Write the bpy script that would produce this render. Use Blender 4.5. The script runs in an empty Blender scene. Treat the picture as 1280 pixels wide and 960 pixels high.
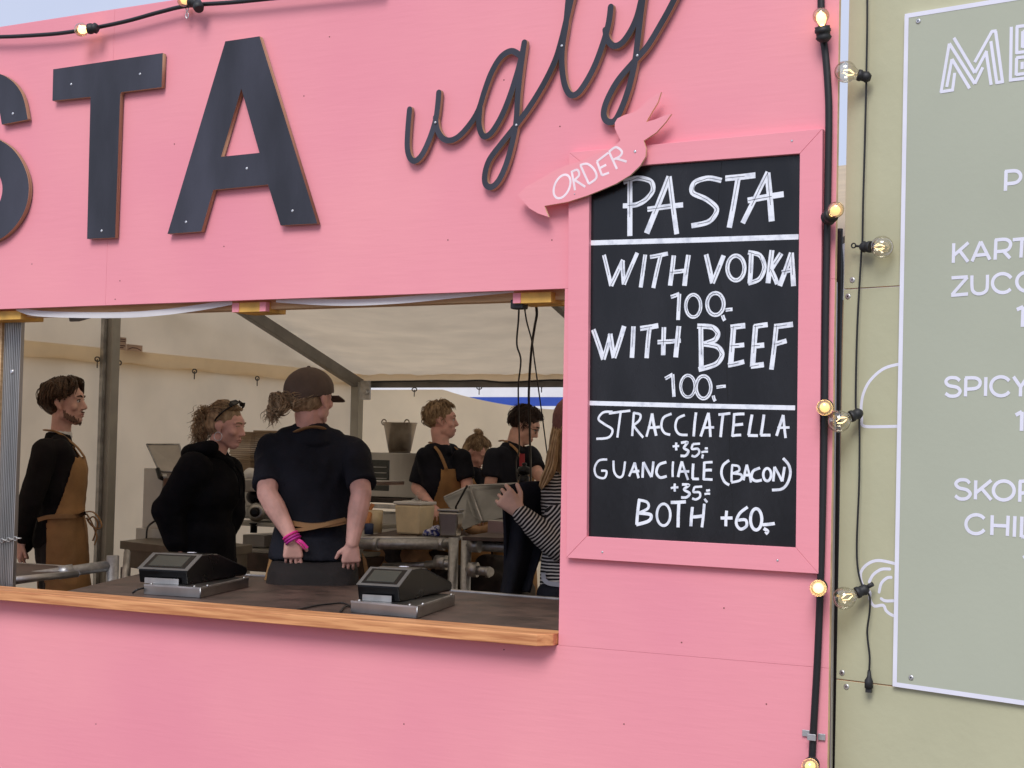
import bpy, bmesh, math, random
import numpy as np
from mathutils import Vector, Matrix, noise
random.seed(7)
sc = bpy.context.scene
COL = sc.collection
V = Vector
# ------------------------------------------------------------------ camera
D, EYE = 4.2, 1.6
YAW, PIT, ROL, F = 0.48497, -0.04539, 0.01988, 1900.0
def _rot(a, b, c):
    Ry = np.array([[math.cos(a),0,math.sin(a)],[0,1,0],[-math.sin(a),0,math.cos(a)]])
    Rx = np.array([[1,0,0],[0,math.cos(b),-math.sin(b)],[0,math.sin(b),math.cos(b)]])
    Rz = np.array([[math.cos(c),-math.sin(c),0],[math.sin(c),math.cos(c),0],[0,0,1]])
    return Rz @ Rx @ Ry
RC = _rot(YAW, PIT, ROL)
_r = [V((RC[i][0], RC[i][2], -RC[i][1])) for i in range(3)]
CAM = V((0, -D, EYE))
cd = bpy.data.cameras.new('camera'); cam = bpy.data.objects.new('camera', cd); COL.objects.link(cam)
M = Matrix((( _r[0].x, -_r[1].x, -_r[2].x, CAM.x), (_r[0].y, -_r[1].y, -_r[2].y, CAM.y), (_r[0].z, -_r[1].z, -_r[2].z, CAM.z), (0,0,0,1)))
cam.matrix_world = M
cd.sensor_width = 36; cd.lens = 36*F/1280; cd.clip_end = 2000; cd.clip_start = .05
sc.camera = cam
# ------------------------------------------------------------------ world, sun, exposure
w = bpy.data.worlds.new('World'); sc.world = w; w.use_nodes = True
nt = w.node_tree; N = nt.nodes; bg = N['Background']
sky = N.new('ShaderNodeTexSky'); sky.sky_type = 'NISHITA'; sky.sun_disc = False
SUN_EL, SUN_AZ = 45, 168
sky.sun_elevation = math.radians(SUN_EL); sky.sun_rotation = math.radians(SUN_AZ)
mx = N.new('ShaderNodeMixRGB'); mx.inputs[0].default_value = .86
tc = N.new('ShaderNodeTexCoord'); nz = N.new('ShaderNodeTexNoise'); nz.inputs['Scale'].default_value = 2.2; nz.inputs['Detail'].default_value = 5
rp = N.new('ShaderNodeValToRGB')
rp.color_ramp.elements[0].position = .35; rp.color_ramp.elements[0].color = (3.5, 3.9, 5.2, 1)
rp.color_ramp.elements[1].position = .7; rp.color_ramp.elements[1].color = (4.65, 4.75, 5.65, 1)
nt.links.new(tc.outputs['Generated'], nz.inputs['Vector']); nt.links.new(nz.outputs['Fac'], rp.inputs[0])
nt.links.new(sky.outputs[0], mx.inputs[1]); nt.links.new(rp.outputs[0], mx.inputs[2])
nt.links.new(mx.outputs[0], bg.inputs[0]); bg.inputs[1].default_value = .1
sl = bpy.data.lights.new('sun', 'SUN'); sun = bpy.data.objects.new('sun', sl); COL.objects.link(sun)
sl.energy = 1.5; sl.angle = math.radians(28); sl.color = (1, .97, .92)
_az = math.radians(SUN_AZ); _el = math.radians(SUN_EL)
sdir = V((math.sin(_az)*math.cos(_el), math.cos(_az)*math.cos(_el), math.sin(_el)))
sun.rotation_euler = sdir.to_track_quat('Z', 'Y').to_euler()
sc.view_settings.view_transform = 'Standard'; sc.view_settings.look = 'None'
sc.view_settings.exposure = 0.7; sc.view_settings.gamma = 1
sc.cycles.use_denoising = True
sc.cycles.max_bounces = 10; sc.cycles.diffuse_bounces = 6; sc.cycles.transparent_max_bounces = 16
sc.cycles.caustics_reflective = False; sc.cycles.caustics_refractive = False

# ------------------------------------------------------------------ pixel (1280x960 photograph) to world
def ray(px, py):
    v = RC.T @ np.array([(px-640)/F, (py-480)/F, 1.0])
    return V((v[0], v[2], -v[1]))
def P(px, py, Y=0.0):
    d = ray(px, py); return CAM + d*((Y+D)/d.y)
def PZ(px, py, z):
    d = ray(px, py); return CAM + d*((z-EYE)/d.z)
def PX(px, py, x):
    d = ray(px, py); return CAM + d*(x/d.x)
def PD(px, py, zd):
    return CAM + ray(px, py)*zd
def PP(px, py, o, n):
    d = ray(px, py); return CAM + d*((o-CAM).dot(n)/d.dot(n))

# ------------------------------------------------------------------ materials
MATS = {}
def mat(name, col, rough=.6, metal=0, var=.06, scale=8, bump=0, bscale=60, stretch=None, spec=.5, col2=None, trans=0, emit=None, coat=0, ramp=(.35,.65)):
    if name in MATS: return MATS[name]
    m = bpy.data.materials.new(name); m.use_nodes = True; MATS[name] = m
    n = m.node_tree.nodes; l = m.node_tree.links; b = n['Principled BSDF']
    g = n.new('ShaderNodeNewGeometry'); mp = n.new('ShaderNodeMapping')
    if stretch: mp.inputs['Scale'].default_value = stretch
    l.new(g.outputs['Position'], mp.inputs['Vector'])
    t = n.new('ShaderNodeTexNoise'); t.inputs['Scale'].default_value = scale; t.inputs['Detail'].default_value = 6
    l.new(mp.outputs[0], t.inputs['Vector'])
    r = n.new('ShaderNodeValToRGB'); r.color_ramp.elements[0].position = ramp[0]; r.color_ramp.elements[1].position = ramp[1]
    c = V(col); c2 = V(col2) if col2 else c*(1-var*2)
    r.color_ramp.elements[0].color = (*c2, 1); r.color_ramp.elements[1].color = (*(c if col2 else c*(1+var)), 1)
    l.new(t.outputs['Fac'], r.inputs[0]); l.new(r.outputs[0], b.inputs['Base Color'])
    b.inputs['Roughness'].default_value = rough; b.inputs['Metallic'].default_value = metal
    b.inputs['Specular IOR Level'].default_value = spec; b.inputs['Coat Weight'].default_value = coat
    rr = n.new('ShaderNodeMapRange'); rr.inputs[3].default_value = max(.02, rough-.07); rr.inputs[4].default_value = min(1, rough+.09)
    l.new(t.outputs['Fac'], rr.inputs[0]); l.new(rr.outputs[0], b.inputs['Roughness'])
    if bump:
        t2 = n.new('ShaderNodeTexNoise'); t2.inputs['Scale'].default_value = bscale; t2.inputs['Detail'].default_value = 4
        l.new(mp.outputs[0], t2.inputs['Vector'])
        bp = n.new('ShaderNodeBump'); bp.inputs['Strength'].default_value = bump; bp.inputs['Distance'].default_value = .004
        l.new(t2.outputs['Fac'], bp.inputs['Height']); l.new(bp.outputs[0], b.inputs['Normal'])
    if trans:
        tr = n.new('ShaderNodeBsdfTranslucent'); l.new(r.outputs[0], tr.inputs[0])
        ms = n.new('ShaderNodeMixShader'); ms.inputs[0].default_value = trans
        l.new(b.outputs[0], ms.inputs[1]); l.new(tr.outputs[0], ms.inputs[2]); l.new(ms.outputs[0], n['Material Output'].inputs[0])
    if emit:
        b.inputs['Emission Color'].default_value = (*emit[0], 1); b.inputs['Emission Strength'].default_value = emit[1]
    return m
def glass(name, col, clear=.75, rough=.03):
    if name in MATS: return MATS[name]
    m = bpy.data.materials.new(name); m.use_nodes = True; MATS[name] = m
    n = m.node_tree.nodes; l = m.node_tree.links
    tr = n.new('ShaderNodeBsdfTransparent'); tr.inputs[0].default_value = (*col, 1)
    gl = n.new('ShaderNodeBsdfGlossy'); gl.inputs['Roughness'].default_value = rough
    fr = n.new('ShaderNodeLayerWeight'); fr.inputs[0].default_value = .5
    mr = n.new('ShaderNodeMapRange'); mr.inputs[3].default_value = .06; mr.inputs[4].default_value = 1-clear+.35
    l.new(fr.outputs['Facing'], mr.inputs[0])
    ms = n.new('ShaderNodeMixShader'); l.new(mr.outputs[0], ms.inputs[0]); l.new(tr.outputs[0], ms.inputs[1]); l.new(gl.outputs[0], ms.inputs[2])
    l.new(ms.outputs[0], n['Material Output'].inputs[0]); return m
def wood(name, c1, c2, rough=.6, axis='X', ring=9, stretch=(1.2, 10, 22)):
    if name in MATS: return MATS[name]
    m = mat(name, c1, rough, col2=c2, scale=3, stretch=stretch, bump=.25, bscale=14, ramp=(.38,.6))
    return m
PINK = (.86, .325, .385)
def pink_mat(name='pink_paint', seed=0):
    m = bpy.data.materials.new(name); m.use_nodes = True; MATS[name] = m
    n = m.node_tree.nodes; l = m.node_tree.links; b = n['Principled BSDF']
    g = n.new('ShaderNodeNewGeometry')
    def nzz(scale, detail, sx=(1,1,1)):
        mp = n.new('ShaderNodeMapping'); mp.inputs['Scale'].default_value = sx; mp.inputs['Location'].default_value = (seed, seed, 0)
        t = n.new('ShaderNodeTexNoise'); t.inputs['Scale'].default_value = scale; t.inputs['Detail'].default_value = detail
        l.new(g.outputs['Position'], mp.inputs[0]); l.new(mp.outputs[0], t.inputs['Vector']); return t
    big = nzz(1.3, 3); r = n.new('ShaderNodeValToRGB')
    r.color_ramp.elements[0].position = .3; r.color_ramp.elements[0].color = (PINK[0]*.955, PINK[1]*.90, PINK[2]*.95, 1)
    r.color_ramp.elements[1].position = .7; r.color_ramp.elements[1].color = (min(.88, PINK[0]*1.02), PINK[1]*1.05, PINK[2]*1.01, 1)
    l.new(big.outputs['Fac'], r.inputs[0])
    sp = nzz(70, 2); r2 = n.new('ShaderNodeValToRGB'); r2.color_ramp.elements[0].position = .17; r2.color_ramp.elements[1].position = .2
    r2.color_ramp.elements[0].color = (.25,.07,.07,1); r2.color_ramp.elements[1].color = (1,1,1,1)
    l.new(sp.outputs['Fac'], r2.inputs[0])
    mul = n.new('ShaderNodeMixRGB'); mul.blend_type = 'MULTIPLY'; mul.inputs[0].default_value = .8
    l.new(r.outputs[0], mul.inputs[1]); l.new(r2.outputs[0], mul.inputs[2]); l.new(mul.outputs[0], b.inputs['Base Color'])
    b.inputs['Roughness'].default_value = .62; b.inputs['Specular IOR Level'].default_value = .35
    st = nzz(30, 6, (.25, 1, 2.2)); wv = nzz(2.5, 2)
    ad = n.new('ShaderNodeMath'); ad.operation = 'MULTIPLY_ADD'; ad.inputs[1].default_value = 5
    l.new(wv.outputs['Fac'], ad.inputs[0]); l.new(st.outputs['Fac'], ad.inputs[2])
    bp = n.new('ShaderNodeBump'); bp.inputs['Strength'].default_value = .45; bp.inputs['Distance'].default_value = .0014
    l.new(ad.outputs[0], bp.inputs['Height']); l.new(bp.outputs[0], b.inputs['Normal'])
    return m
m_pink = pink_mat(); m_pink2 = pink_mat('pink_paint_frame', 4.3)
m_film = mat('film_faced_plywood_black', (.036,.036,.052), .34, var=.25, scale=5, bump=.1, bscale=200, stretch=(1,1,.3), spec=.5)
m_board = mat('blackboard_film', (.021,.021,.025), .25, col2=(.008,.008,.010), scale=4.5, bump=.15, bscale=60, stretch=(1.6,1,.5), spec=.42, ramp=(.42,.80))
m_plyedge = mat('plywood_edge', (.52,.35,.21), .7, col2=(.28,.165,.095), scale=40, stretch=(.05, 4, .05), bump=.2, bscale=60)
m_rawedge = mat('raw_birch_edge', (.78,.55,.33), .7, var=.1, scale=20)
m_ledge = wood('orange_pine', (.73,.35,.15), (.47,.18,.07), .5)
m_pine = wood('pale_pine', (.70,.48,.26), (.55,.34,.17), .65)
m_ypine = mat('yellow_pine', (.80,.46,.10), .6, var=.15, scale=12)  # the wood's own yellow, tone varied at random, for the hatch-top blocks
m_white = mat('white_marker', (.84,.87,.95), .6, col2=(.60,.63,.72), scale=45, ramp=(.30,.52))
m_ink = mat('marker_gap', (.05,.05,.07), .6)
m_chalkpink = mat('pale_pink_chalk', (.93,.78,.84), .7, var=.05, scale=30)
m_green = mat('sage_green_paint', (.50,.49,.335), .6, var=.05, scale=1.5, bump=.25, bscale=35, spec=.3)
m_green2 = mat('menu_board_green', (.45,.475,.38), .55, var=.03, scale=1.2, bump=.1, bscale=60, spec=.4)
m_gwhite = mat('sign_print_white', (.80,.80,.92), .5, var=.02)
m_canvas = mat('tent_canvas', (.88,.70,.465), .8, var=.04, scale=2.5, bump=.8, bscale=5, trans=.80)
m_roofc = mat('tent_roof_canvas', (.79,.655,.47), .75, var=.04, scale=3, bump=.7, bscale=3, stretch=(1,2.5,1), trans=.42)
m_outcanvas = mat('white_marquee_cloth', (.9,.9,.93), .6, var=.02, trans=.2)
m_blue = mat('blue_stripe_cloth', (.04,.10,.50), .6, trans=.2)
m_alu = mat('brushed_aluminium', (.54,.53,.52), .42, 1, var=.12, scale=12, stretch=(1,1,.1))
m_alud = mat('dull_aluminium', (.42,.42,.41), .5, .9, var=.15, scale=14)
m_steel = mat('stainless_steel', (.42,.41,.39), .3, 1, var=.1, scale=6, stretch=(1,1,.2))
m_galv = mat('galvanised_tube', (.46,.46,.46), .42, .85, var=.09, scale=45)
m_beam = mat('tent_frame_grey', (.20,.19,.175), .5, .5, var=.1)
m_brown = mat('dark_brown_deck', (.078,.048,.038), .5, var=.25, scale=10, bump=.2, bscale=150)
m_black = mat('black_plastic', (.003,.003,.004), .28, var=.1, spec=.3)
m_rubber = mat('black_rubber', (.018,.018,.02), .55, var=.1)
m_dark = mat('dark_clutter', (.05,.04,.035), .7, var=.3)
m_greyp = mat('grey_bezel', (.16,.155,.15), .35, .4)
m_screen = mat('terminal_screen', (.035,.04,.035), .15, spec=.6)
m_cream = mat('cream_sauce_tub', (.86,.72,.46), .35, var=.08, scale=9)
m_lid = mat('milky_lid', (.75,.74,.70), .3)
m_card = mat('brown_cardboard', (.33,.24,.155), .85, var=.12, scale=10, stretch=(.3,.3,8))
m_kraft = mat('kraft_paper', (.42,.24,.12), .8, var=.15, scale=8, bump=.3, bscale=20)
m_fridge = mat('white_enamel', (.62,.60,.55), .4, var=.03)
m_bronze = mat('bronze_bucket_steel', (.36,.31,.26), .3, 1, var=.12, scale=10)
m_ovenglass = mat('oven_glass', (.03,.035,.03), .1)
m_orange = mat('orange_tool', (.7,.28,.10), .5)
m_bluel = mat('navy_label', (.03,.05,.12), .5)
m_screw = mat('zinc_screw', (.7,.7,.72), .35, .9)
m_tee = mat('black_tshirt', (.015,.016,.023), .85, var=.25, scale=5, bump=.5, bscale=90, spec=.2)
m_hood = mat('black_hoodie_fleece', (.008,.008,.010), .95, var=.2, bump=.6, bscale=70, spec=.1)
m_sweat = mat('charcoal_sweatshirt', (.014,.012,.012), .9, var=.2, bump=.5, bscale=70, spec=.2)
m_pants = mat('dark_grey_trousers', (.013,.009,.009), .85, var=.2, bump=.4, bscale=120)
m_apron = mat('tan_canvas_apron', (.37,.20,.075), .8, var=.12, scale=7, bump=.5, bscale=120)
m_strap = mat('tan_apron_strap', (.36,.20,.085), .8, var=.1, bump=.3, bscale=150)
m_shoe = mat('dark_shoe', (.02,.02,.02), .6)
def skin(name, c): return mat(name, c, .5, var=.10, scale=14, bump=.15, bscale=180, spec=.35)
m_skin = skin('skin_fair', (.72,.43,.34)); m_skin2 = skin('skin_pink', (.80,.45,.375)); m_skin3 = skin('skin_light', (.72,.45,.35))
def hairm(name, c, c2): return mat(name, c, .5, col2=c2, scale=60, stretch=(1,1,.3), bump=.5, bscale=200, spec=.3)
m_hbrown = hairm('hair_brown', (.10,.055,.028), (.035,.018,.010)); m_hblond = hairm('hair_dark_blond', (.50,.36,.22), (.20,.135,.08))
m_hstraw = hairm('hair_straw', (.44,.31,.18), (.19,.12,.065)); m_hlong = hairm('hair_long_blond', (.55,.38,.20), (.30,.18,.09)); m_hdark = hairm('hair_dark', (.05,.025,.018), (.02,.012,.01))
m_eye = mat('eye_white', (.6,.58,.55), .3); m_iris = mat('eye_iris', (.03,.02,.015), .2); m_lip = mat('lips', (.52,.24,.20), .45)
m_hotpink = mat('neon_pink_band', (.95,.05,.38), .5); m_mag = mat('magenta_band', (.55,.03,.32), .5)
m_cap = mat('brown_cap_cotton', (.135,.10,.08), .9, var=.12, bump=.4, bscale=130)
m_beanie = mat('rust_beanie', (.22,.10,.085), .95, bump=.7, bscale=90)
m_cable = mat('cable_black', (.010,.010,.012), .45)

# ------------------------------------------------------------------ mesh helpers
def box(bm, a, b):
    x0,y0,z0 = a; x1,y1,z1 = b
    v = [bm.verts.new(p) for p in ((x0,y0,z0),(x1,y0,z0),(x1,y1,z0),(x0,y1,z0),(x0,y0,z1),(x1,y0,z1),(x1,y1,z1),(x0,y1,z1))]
    for f in ((0,3,2,1),(4,5,6,7),(0,1,5,4),(1,2,6,5),(2,3,7,6),(3,0,4,7)): bm.faces.new([v[i] for i in f])
def prism(bm, poly, vec, mi=0, side=0):
    """poly: 3D points of one face, vec: extrusion"""
    a = [bm.verts.new(p) for p in poly]; b = [bm.verts.new(V(p)+V(vec)) for p in poly]; n = len(a)
    f = bm.faces.new(a); f.material_index = mi
    f = bm.faces.new(b[::-1]); f.material_index = side
    for i in range(n):
        f = bm.faces.new((a[i], b[i], b[(i+1)%n], a[(i+1)%n])); f.material_index = side
def hexa(bm, p):  # p: 8 points, bottom 4, top 4
    v = [bm.verts.new(q) for q in p]
    for f in ((0,3,2,1),(4,5,6,7),(0,1,5,4),(1,2,6,5),(2,3,7,6),(3,0,4,7)): bm.faces.new([v[i] for i in f])
def catmull(pts, n=6, closed=False):
    pts = [V(p) for p in pts]; out = []; L = len(pts)
    for i in range(L if closed else L-1):
        g = (lambda k: pts[k % L]) if closed else (lambda k: pts[min(max(k,0), L-1)])
        p0,p1,p2,p3 = g(i-1), g(i), g(i+1), g(i+2)
        for j in range(n):
            t = j/n
            out.append(.5*((2*p1)+(p2-p0)*t+(2*p0-5*p1+4*p2-p3)*t*t+(3*p1-p0-3*p2+p3)*t**3))
    if not closed: out.append(pts[-1])
    return out
def tube(bm, path, r, seg=8, caps=True, flat=None):
    path = [V(p) for p in path]; rings = []; prev = None
    for i, p in enumerate(path):
        t = (path[min(i+1,len(path)-1)] - path[max(i-1,0)]).normalized()
        if prev is None:
            a = V((0,0,1)) if abs(t.z) < .9 else V((0,1,0)); u = t.cross(a).normalized()
        else: u = (prev - t*prev.dot(t)).normalized()
        prev = u; v = t.cross(u); rr = r[i] if isinstance(r, (list, tuple)) else r
        ry = rr if flat is None else rr*flat
        rings.append([bm.verts.new(p + u*math.cos(k*2*math.pi/seg)*rr + v*math.sin(k*2*math.pi/seg)*ry) for k in range(seg)])
    for a, b in zip(rings, rings[1:]):
        for k in range(seg): bm.faces.new((a[k], a[(k+1)%seg], b[(k+1)%seg], b[k])).smooth = True
    if caps: bm.faces.new(rings[0][::-1]); bm.faces.new(rings[-1])
def lathe(bm, o, axis, prof, seg=20):
    """prof: list of (distance along axis, radius)"""
    ax = V(axis).normalized(); a = V((0,0,1)) if abs(ax.z) < .9 else V((0,1,0)); u = ax.cross(a).normalized(); v = ax.cross(u)
    rings = []
    for h, r in prof:
        r = max(r, 1e-4); rings.append([bm.verts.new(V(o)+ax*h+(u*math.cos(k*2*math.pi/seg)+v*math.sin(k*2*math.pi/seg))*r) for k in range(seg)])
    for p, q in zip(rings, rings[1:]):
        for k in range(seg): bm.faces.new((p[k], p[(k+1)%seg], q[(k+1)%seg], q[k])).smooth = True
    bm.faces.new(rings[0][::-1]); bm.faces.new(rings[-1])
def ribbon(bm, pts, wd, n, off=0., slope=0., depth=0., closed=False, caps=True, side=0):
    """flat band of width wd along pts lying in the plane of normal n (towards the viewer); depth>0 gives it sides"""
    pts = [V(p) for p in pts]; L = len(pts); n = V(n).normalized(); fr = []; acc = 0
    for i in range(L):
        if closed: t = pts[(i+1)%L]-pts[(i-1)%L]
        else: t = pts[min(i+1,L-1)]-pts[max(i-1,0)]
        t.normalize(); s = n.cross(t).normalized()
        ww = wd[i] if isinstance(wd, (list, tuple)) else wd
        k = 1.
        if 0 < i < L-1:
            a = (pts[i]-pts[i-1]).normalized(); c = abs(t.dot(a)); k = 1/max(.6, c)
        if i: acc += (pts[i]-pts[i-1]).length
        h = off + slope*acc
        fr.append((pts[i]+s*ww*.5*k+n*h, pts[i]-s*ww*.5*k+n*h))
    if caps and not closed and L > 1:
        def cap(p, t, ww, h, rev):
            s = n.cross(t).normalized(); o = []
            for q in range(1, 6):
                a = math.pi*q/6; o.append(p + s*math.cos(a)*ww*.5 + (t*-1 if not rev else t)*math.sin(a)*ww*.5 + n*h)
            return o
        w0 = wd[0] if isinstance(wd,(list,tuple)) else wd; w1 = wd[-1] if isinstance(wd,(list,tuple)) else wd
        c0 = cap(pts[0], (pts[1]-pts[0]).normalized(), w0, off, False); c1 = cap(pts[-1], (pts[-1]-pts[-2]).normalized(), w1, off+slope*acc, True)
    else: c0 = c1 = []
    fa = [bm.verts.new(a) for a, b in fr]; fb = [bm.verts.new(b) for a, b in fr]
    rng = range(L) if closed else range(L-1)
    for i in rng: bm.faces.new((fa[i], fb[i], fb[(i+1)%L], fa[(i+1)%L]))
    v0 = [bm.verts.new(p) for p in c0]; v1 = [bm.verts.new(p) for p in c1]
    if c0: bm.faces.new([fa[0]]+v0+[fb[0]]); bm.faces.new([fa[-1]]+v1+[fb[-1]])
    if depth:
        loop = fa + v1 + fb[::-1] + v0[::-1] if not closed else None
        loops = [loop] if loop else [fa, fb]
        for lp in loops:
            lo = [bm.verts.new(x.co - n*(depth+ (x.co-pts[0]).dot(n))) for x in lp]
            for i in range(len(lp)):
                try: bm.faces.new((lp[i], lp[(i+1)%len(lp)], lo[(i+1)%len(lp)], lo[i])).material_index = side
                except ValueError: pass
def fixn(bm): bmesh.ops.recalc_face_normals(bm, faces=bm.faces)

def empty(name, loc, label, cat, group=None):
    o = bpy.data.objects.new(name, None); COL.objects.link(o); o.location = loc; o.empty_display_size = .1
    o['label'] = label; o['category'] = cat
    if group: o['group'] = group
    return o
WL = {}
def wloc(o):
    if o is None: return V((0,0,0))
    return wloc(o.parent) + V(o.location)
def obj(name, bm, m, parent=None, label=None, cat=None, group=None, kind=None, smooth=False, bevel=0, origin=None, recalc=True):
    if isinstance(bm, bmesh.types.BMesh):
        if recalc: fixn(bm)
        me = bpy.data.meshes.new(name); bm.to_mesh(me); bm.free()
    else: me = bm
    off = wloc(parent) if parent else V(origin or (0,0,0))
    me.transform(Matrix.Translation(-off))
    for mm in (m if isinstance(m, (list, tuple)) else [m]): me.materials.append(mm)
    if smooth: me.polygons.foreach_set('use_smooth', [True]*len(me.polygons))
    o = bpy.data.objects.new(name, me); COL.objects.link(o)
    if parent: o.parent = parent
    else: o.location = off
    if bevel:
        b = o.modifiers.new('bevel', 'BEVEL'); b.width = bevel; b.segments = 2; b.limit_method = 'ANGLE'
    if label: o['label'] = label
    if cat: o['category'] = cat
    if group: o['group'] = group
    if kind: o['kind'] = kind
    return o
def children(o): return [c for c in bpy.data.objects if c.parent == o]
def dup(root, mw, label=None):
    r = root.copy(); COL.objects.link(r); r.matrix_world = mw
    if label: r['label'] = label
    def rec(a, b):
        for ch in children(a):
            c = ch.copy(); COL.objects.link(c); c.parent = b; rec(ch, c)
    rec(root, r); return r
def bmn(): return bmesh.new()
def screw(parent, p, n=(0,-1,0), r=.004):
    b = bmn(); lathe(b, p, n, [(-.004,r),(.0008,r),(.0018,r*.7)], 10); obj('screw', b, m_screw, parent)

# ---- soft solids for bodies and cloth: hulls fused and voxel-remeshed
def sph(c, r, R=None, u=12, v=8):
    """list of points of an ellipsoid"""
    c = V(c); r = (r,r,r) if not hasattr(r, '__len__') else r; out = []
    for i in range(v+1):
        th = math.pi*i/v
        for k in range(u):
            ph = 2*math.pi*k/u
            p = V((math.sin(th)*math.cos(ph)*r[0], math.sin(th)*math.sin(ph)*r[1], math.cos(th)*r[2]))
            out.append(c + (R @ p if R is not None else p))
            if i in (0, v): break
    return out
def disc(c, ax, r, u=16):
    ax = V(ax).normalized(); a = V((0,0,1)) if abs(ax.z) < .9 else V((0,1,0)); s = ax.cross(a).normalized(); t = ax.cross(s)
    return [V(c)+(s*math.cos(2*math.pi*k/u)+t*math.sin(2*math.pi*k/u))*r for k in range(u)]
def cap(p, q, r1, r2): return sph(p, r1) + sph(q, r2)
def cyl(p, q, r1, r2): d = V(q)-V(p); return disc(p, d, r1) + disc(q, d, r2)
def soft(parts, voxel=.006, smooth=4, keep=1.0, wr=0, wscale=8, wstretch=(1,1,1)):
    bm = bmesh.new()
    for pts in parts:
        b = bmesh.new(); vs = [b.verts.new(p) for p in pts]
        r = bmesh.ops.convex_hull(b, input=vs)
        junk = [v for v in b.verts if not v.link_faces]
        bmesh.ops.delete(b, geom=junk, context='VERTS')
        fixn(b); me = bpy.data.meshes.new('t'); b.to_mesh(me); b.free(); bm.from_mesh(me); bpy.data.meshes.remove(me)
    me = bpy.data.meshes.new('t'); bm.to_mesh(me); bm.free()
    o = bpy.data.objects.new('t', me); COL.objects.link(o)
    m = o.modifiers.new('r', 'REMESH'); m.mode = 'VOXEL'; m.voxel_size = voxel
    s = o.modifiers.new('s', 'SMOOTH'); s.iterations = smooth; s.factor = .6
    if keep < 1: d = o.modifiers.new('d', 'DECIMATE'); d.ratio = keep
    dg = bpy.context.evaluated_depsgraph_get(); ev = o.evaluated_get(dg)
    out = bpy.data.meshes.new_from_object(ev, preserve_all_data_layers=False, depsgraph=dg)
    bpy.data.objects.remove(o); bpy.data.meshes.remove(me)
    out.materials.clear()
    if wr:
        nrm = [v.normal.copy() for v in out.vertices]
        for v, nn in zip(out.vertices, nrm):
            c = V((v.co.x*wstretch[0], v.co.y*wstretch[1], v.co.z*wstretch[2]))*wscale
            a = noise.noise(c); rd = 1-abs(noise.noise(c*1.9+V((5,3,1))))*2
            v.co += nn*wr*(a*.8+rd*.5)
    out.polygons.foreach_set('use_smooth', [True]*len(out.polygons))
    return out

# ================================================================== SETTING
b = bmn(); box(b, (-120,-60,-.05), (120,120,0)); obj('ground', b, mat('trodden_gravel', (.20,.18,.15), .9, var=.3, scale=3, bump=.6, bscale=40), kind='structure')
b = bmn(); box(b, (-6.9,.06,0.004), (-1.3,6.1,.10)); obj('floor', b, mat('tent_floor_boards', (.16,.12,.09), .7, var=.2), kind='structure')

# ------------------------------------------------------------------ pink stall front
ZT = P(100, 18).z; ZO = (P(0,386.3).z+P(705,361).z)/2; ZJ = P(697,806.5).z; XR = P(1047.5,480).x; XO = P(702,580).x; XL = -7.2; XOL = -5.75
XJ = P(134,310).x
wallF = empty('stall_front', (XO,0,0), 'pink painted plywood stall front around a wide serving hatch', 'stall front')
g = .0003
_ea, _eb = P(1048.8,30), P(1034.4,950)
def XRZ(z): return _eb.x+(z-_eb.z)*(_ea.x-_eb.x)/(_ea.z-_eb.z)
for (x0,x1,z0,z1) in ((XL,XJ,ZO,ZT),(XJ,XR,ZO,ZT),(XO,XR,ZJ,ZO),(XL,XR,.02,ZJ),(XL,XOL,ZJ,ZO)):
    xr0, xr1 = (XRZ(z0), XRZ(z1)) if abs(x1-XR) < .01 else (x1-g, x1-g)
    b = bmn(); hexa(b, [(x0+g,0,z0+g),(xr0,0,z0+g),(xr0,.018,z0+g),(x0+g,.018,z0+g),(x0+g,0,z1-g),(xr1,0,z1-g),(xr1,.018,z1-g),(x0+g,.018,z1-g)]); o = obj('panel', b, [m_pink, m_rawedge], wallF)
    for f in o.data.polygons:
        if f.normal.x > .5 and abs(x1-XR) < .01: f.material_index = 1
    o.modifiers.new('bevel','BEVEL').width = .0004
# ledge with chamfered end
zlt, zlb = ZJ+.036, ZJ
xe = XO-.003
b = bmn(); prism(b, [(XL,-.075,zlb+.003),(xe-.0,-.045,zlb+.003),(xe,.075,zlb+.003),(XL,.075,zlb+.003)], (0,0,.033)) if 0 else None
prism(b, [(XOL,-.072,zlb+.001),(xe-.035,-.072,zlb+.001),(xe,-.03,zlb+.001),(xe,.062,zlb+.001),(XOL,.062,zlb+.001)], (0,0,.036))
obj('ledge', b, m_ledge, wallF, label='orange pine board along the bottom of the hatch', bevel=.0025)
rk = random.Random(3)
for (px,py) in ((280,308),(150,351),(144,374),(960,260),(700,158),(852,803),(630,812),(985,640),(412,46),(560,300),(40,330),(690,300),(505,905),(120,905),(780,905),(905,760),(380,120),(630,100),(218,180),(958,880)):
    p = P(px,py); b = bmn(); lathe(b, p+V((0,.002,0)), (0,-1,0), [(0,.0022),(.0028,.0022)], 8); obj('screw_hole', b, mat('rusty_fleck',(.18,.06,.05),.8), wallF)
# timber frame behind the front
tf = empty('timber_frame', (XL,.02,0), 'pale timber batten behind the top edge of the pink hatch', 'batten')
zb = P(150,392.5,.06).z
b = bmn(); box(b, (XL,.06,zb), (XO+.5,.11,ZO+.12)); obj('rail', b, m_pine, tf, bevel=.001)
b = bmn(); box(b, (XO+.04,.02,0), (XO+.09,.11,ZO-.03)); obj('stud', b, m_pine, tf)
b = bmn(); p0 = P(-24,560,.125).x; p1 = P(1.0,560,.14).x; box(b, (p0,.125,zlt-.06), (p1,.139,ZO-.02)); obj('stud', b, m_pine, tf)

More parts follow.
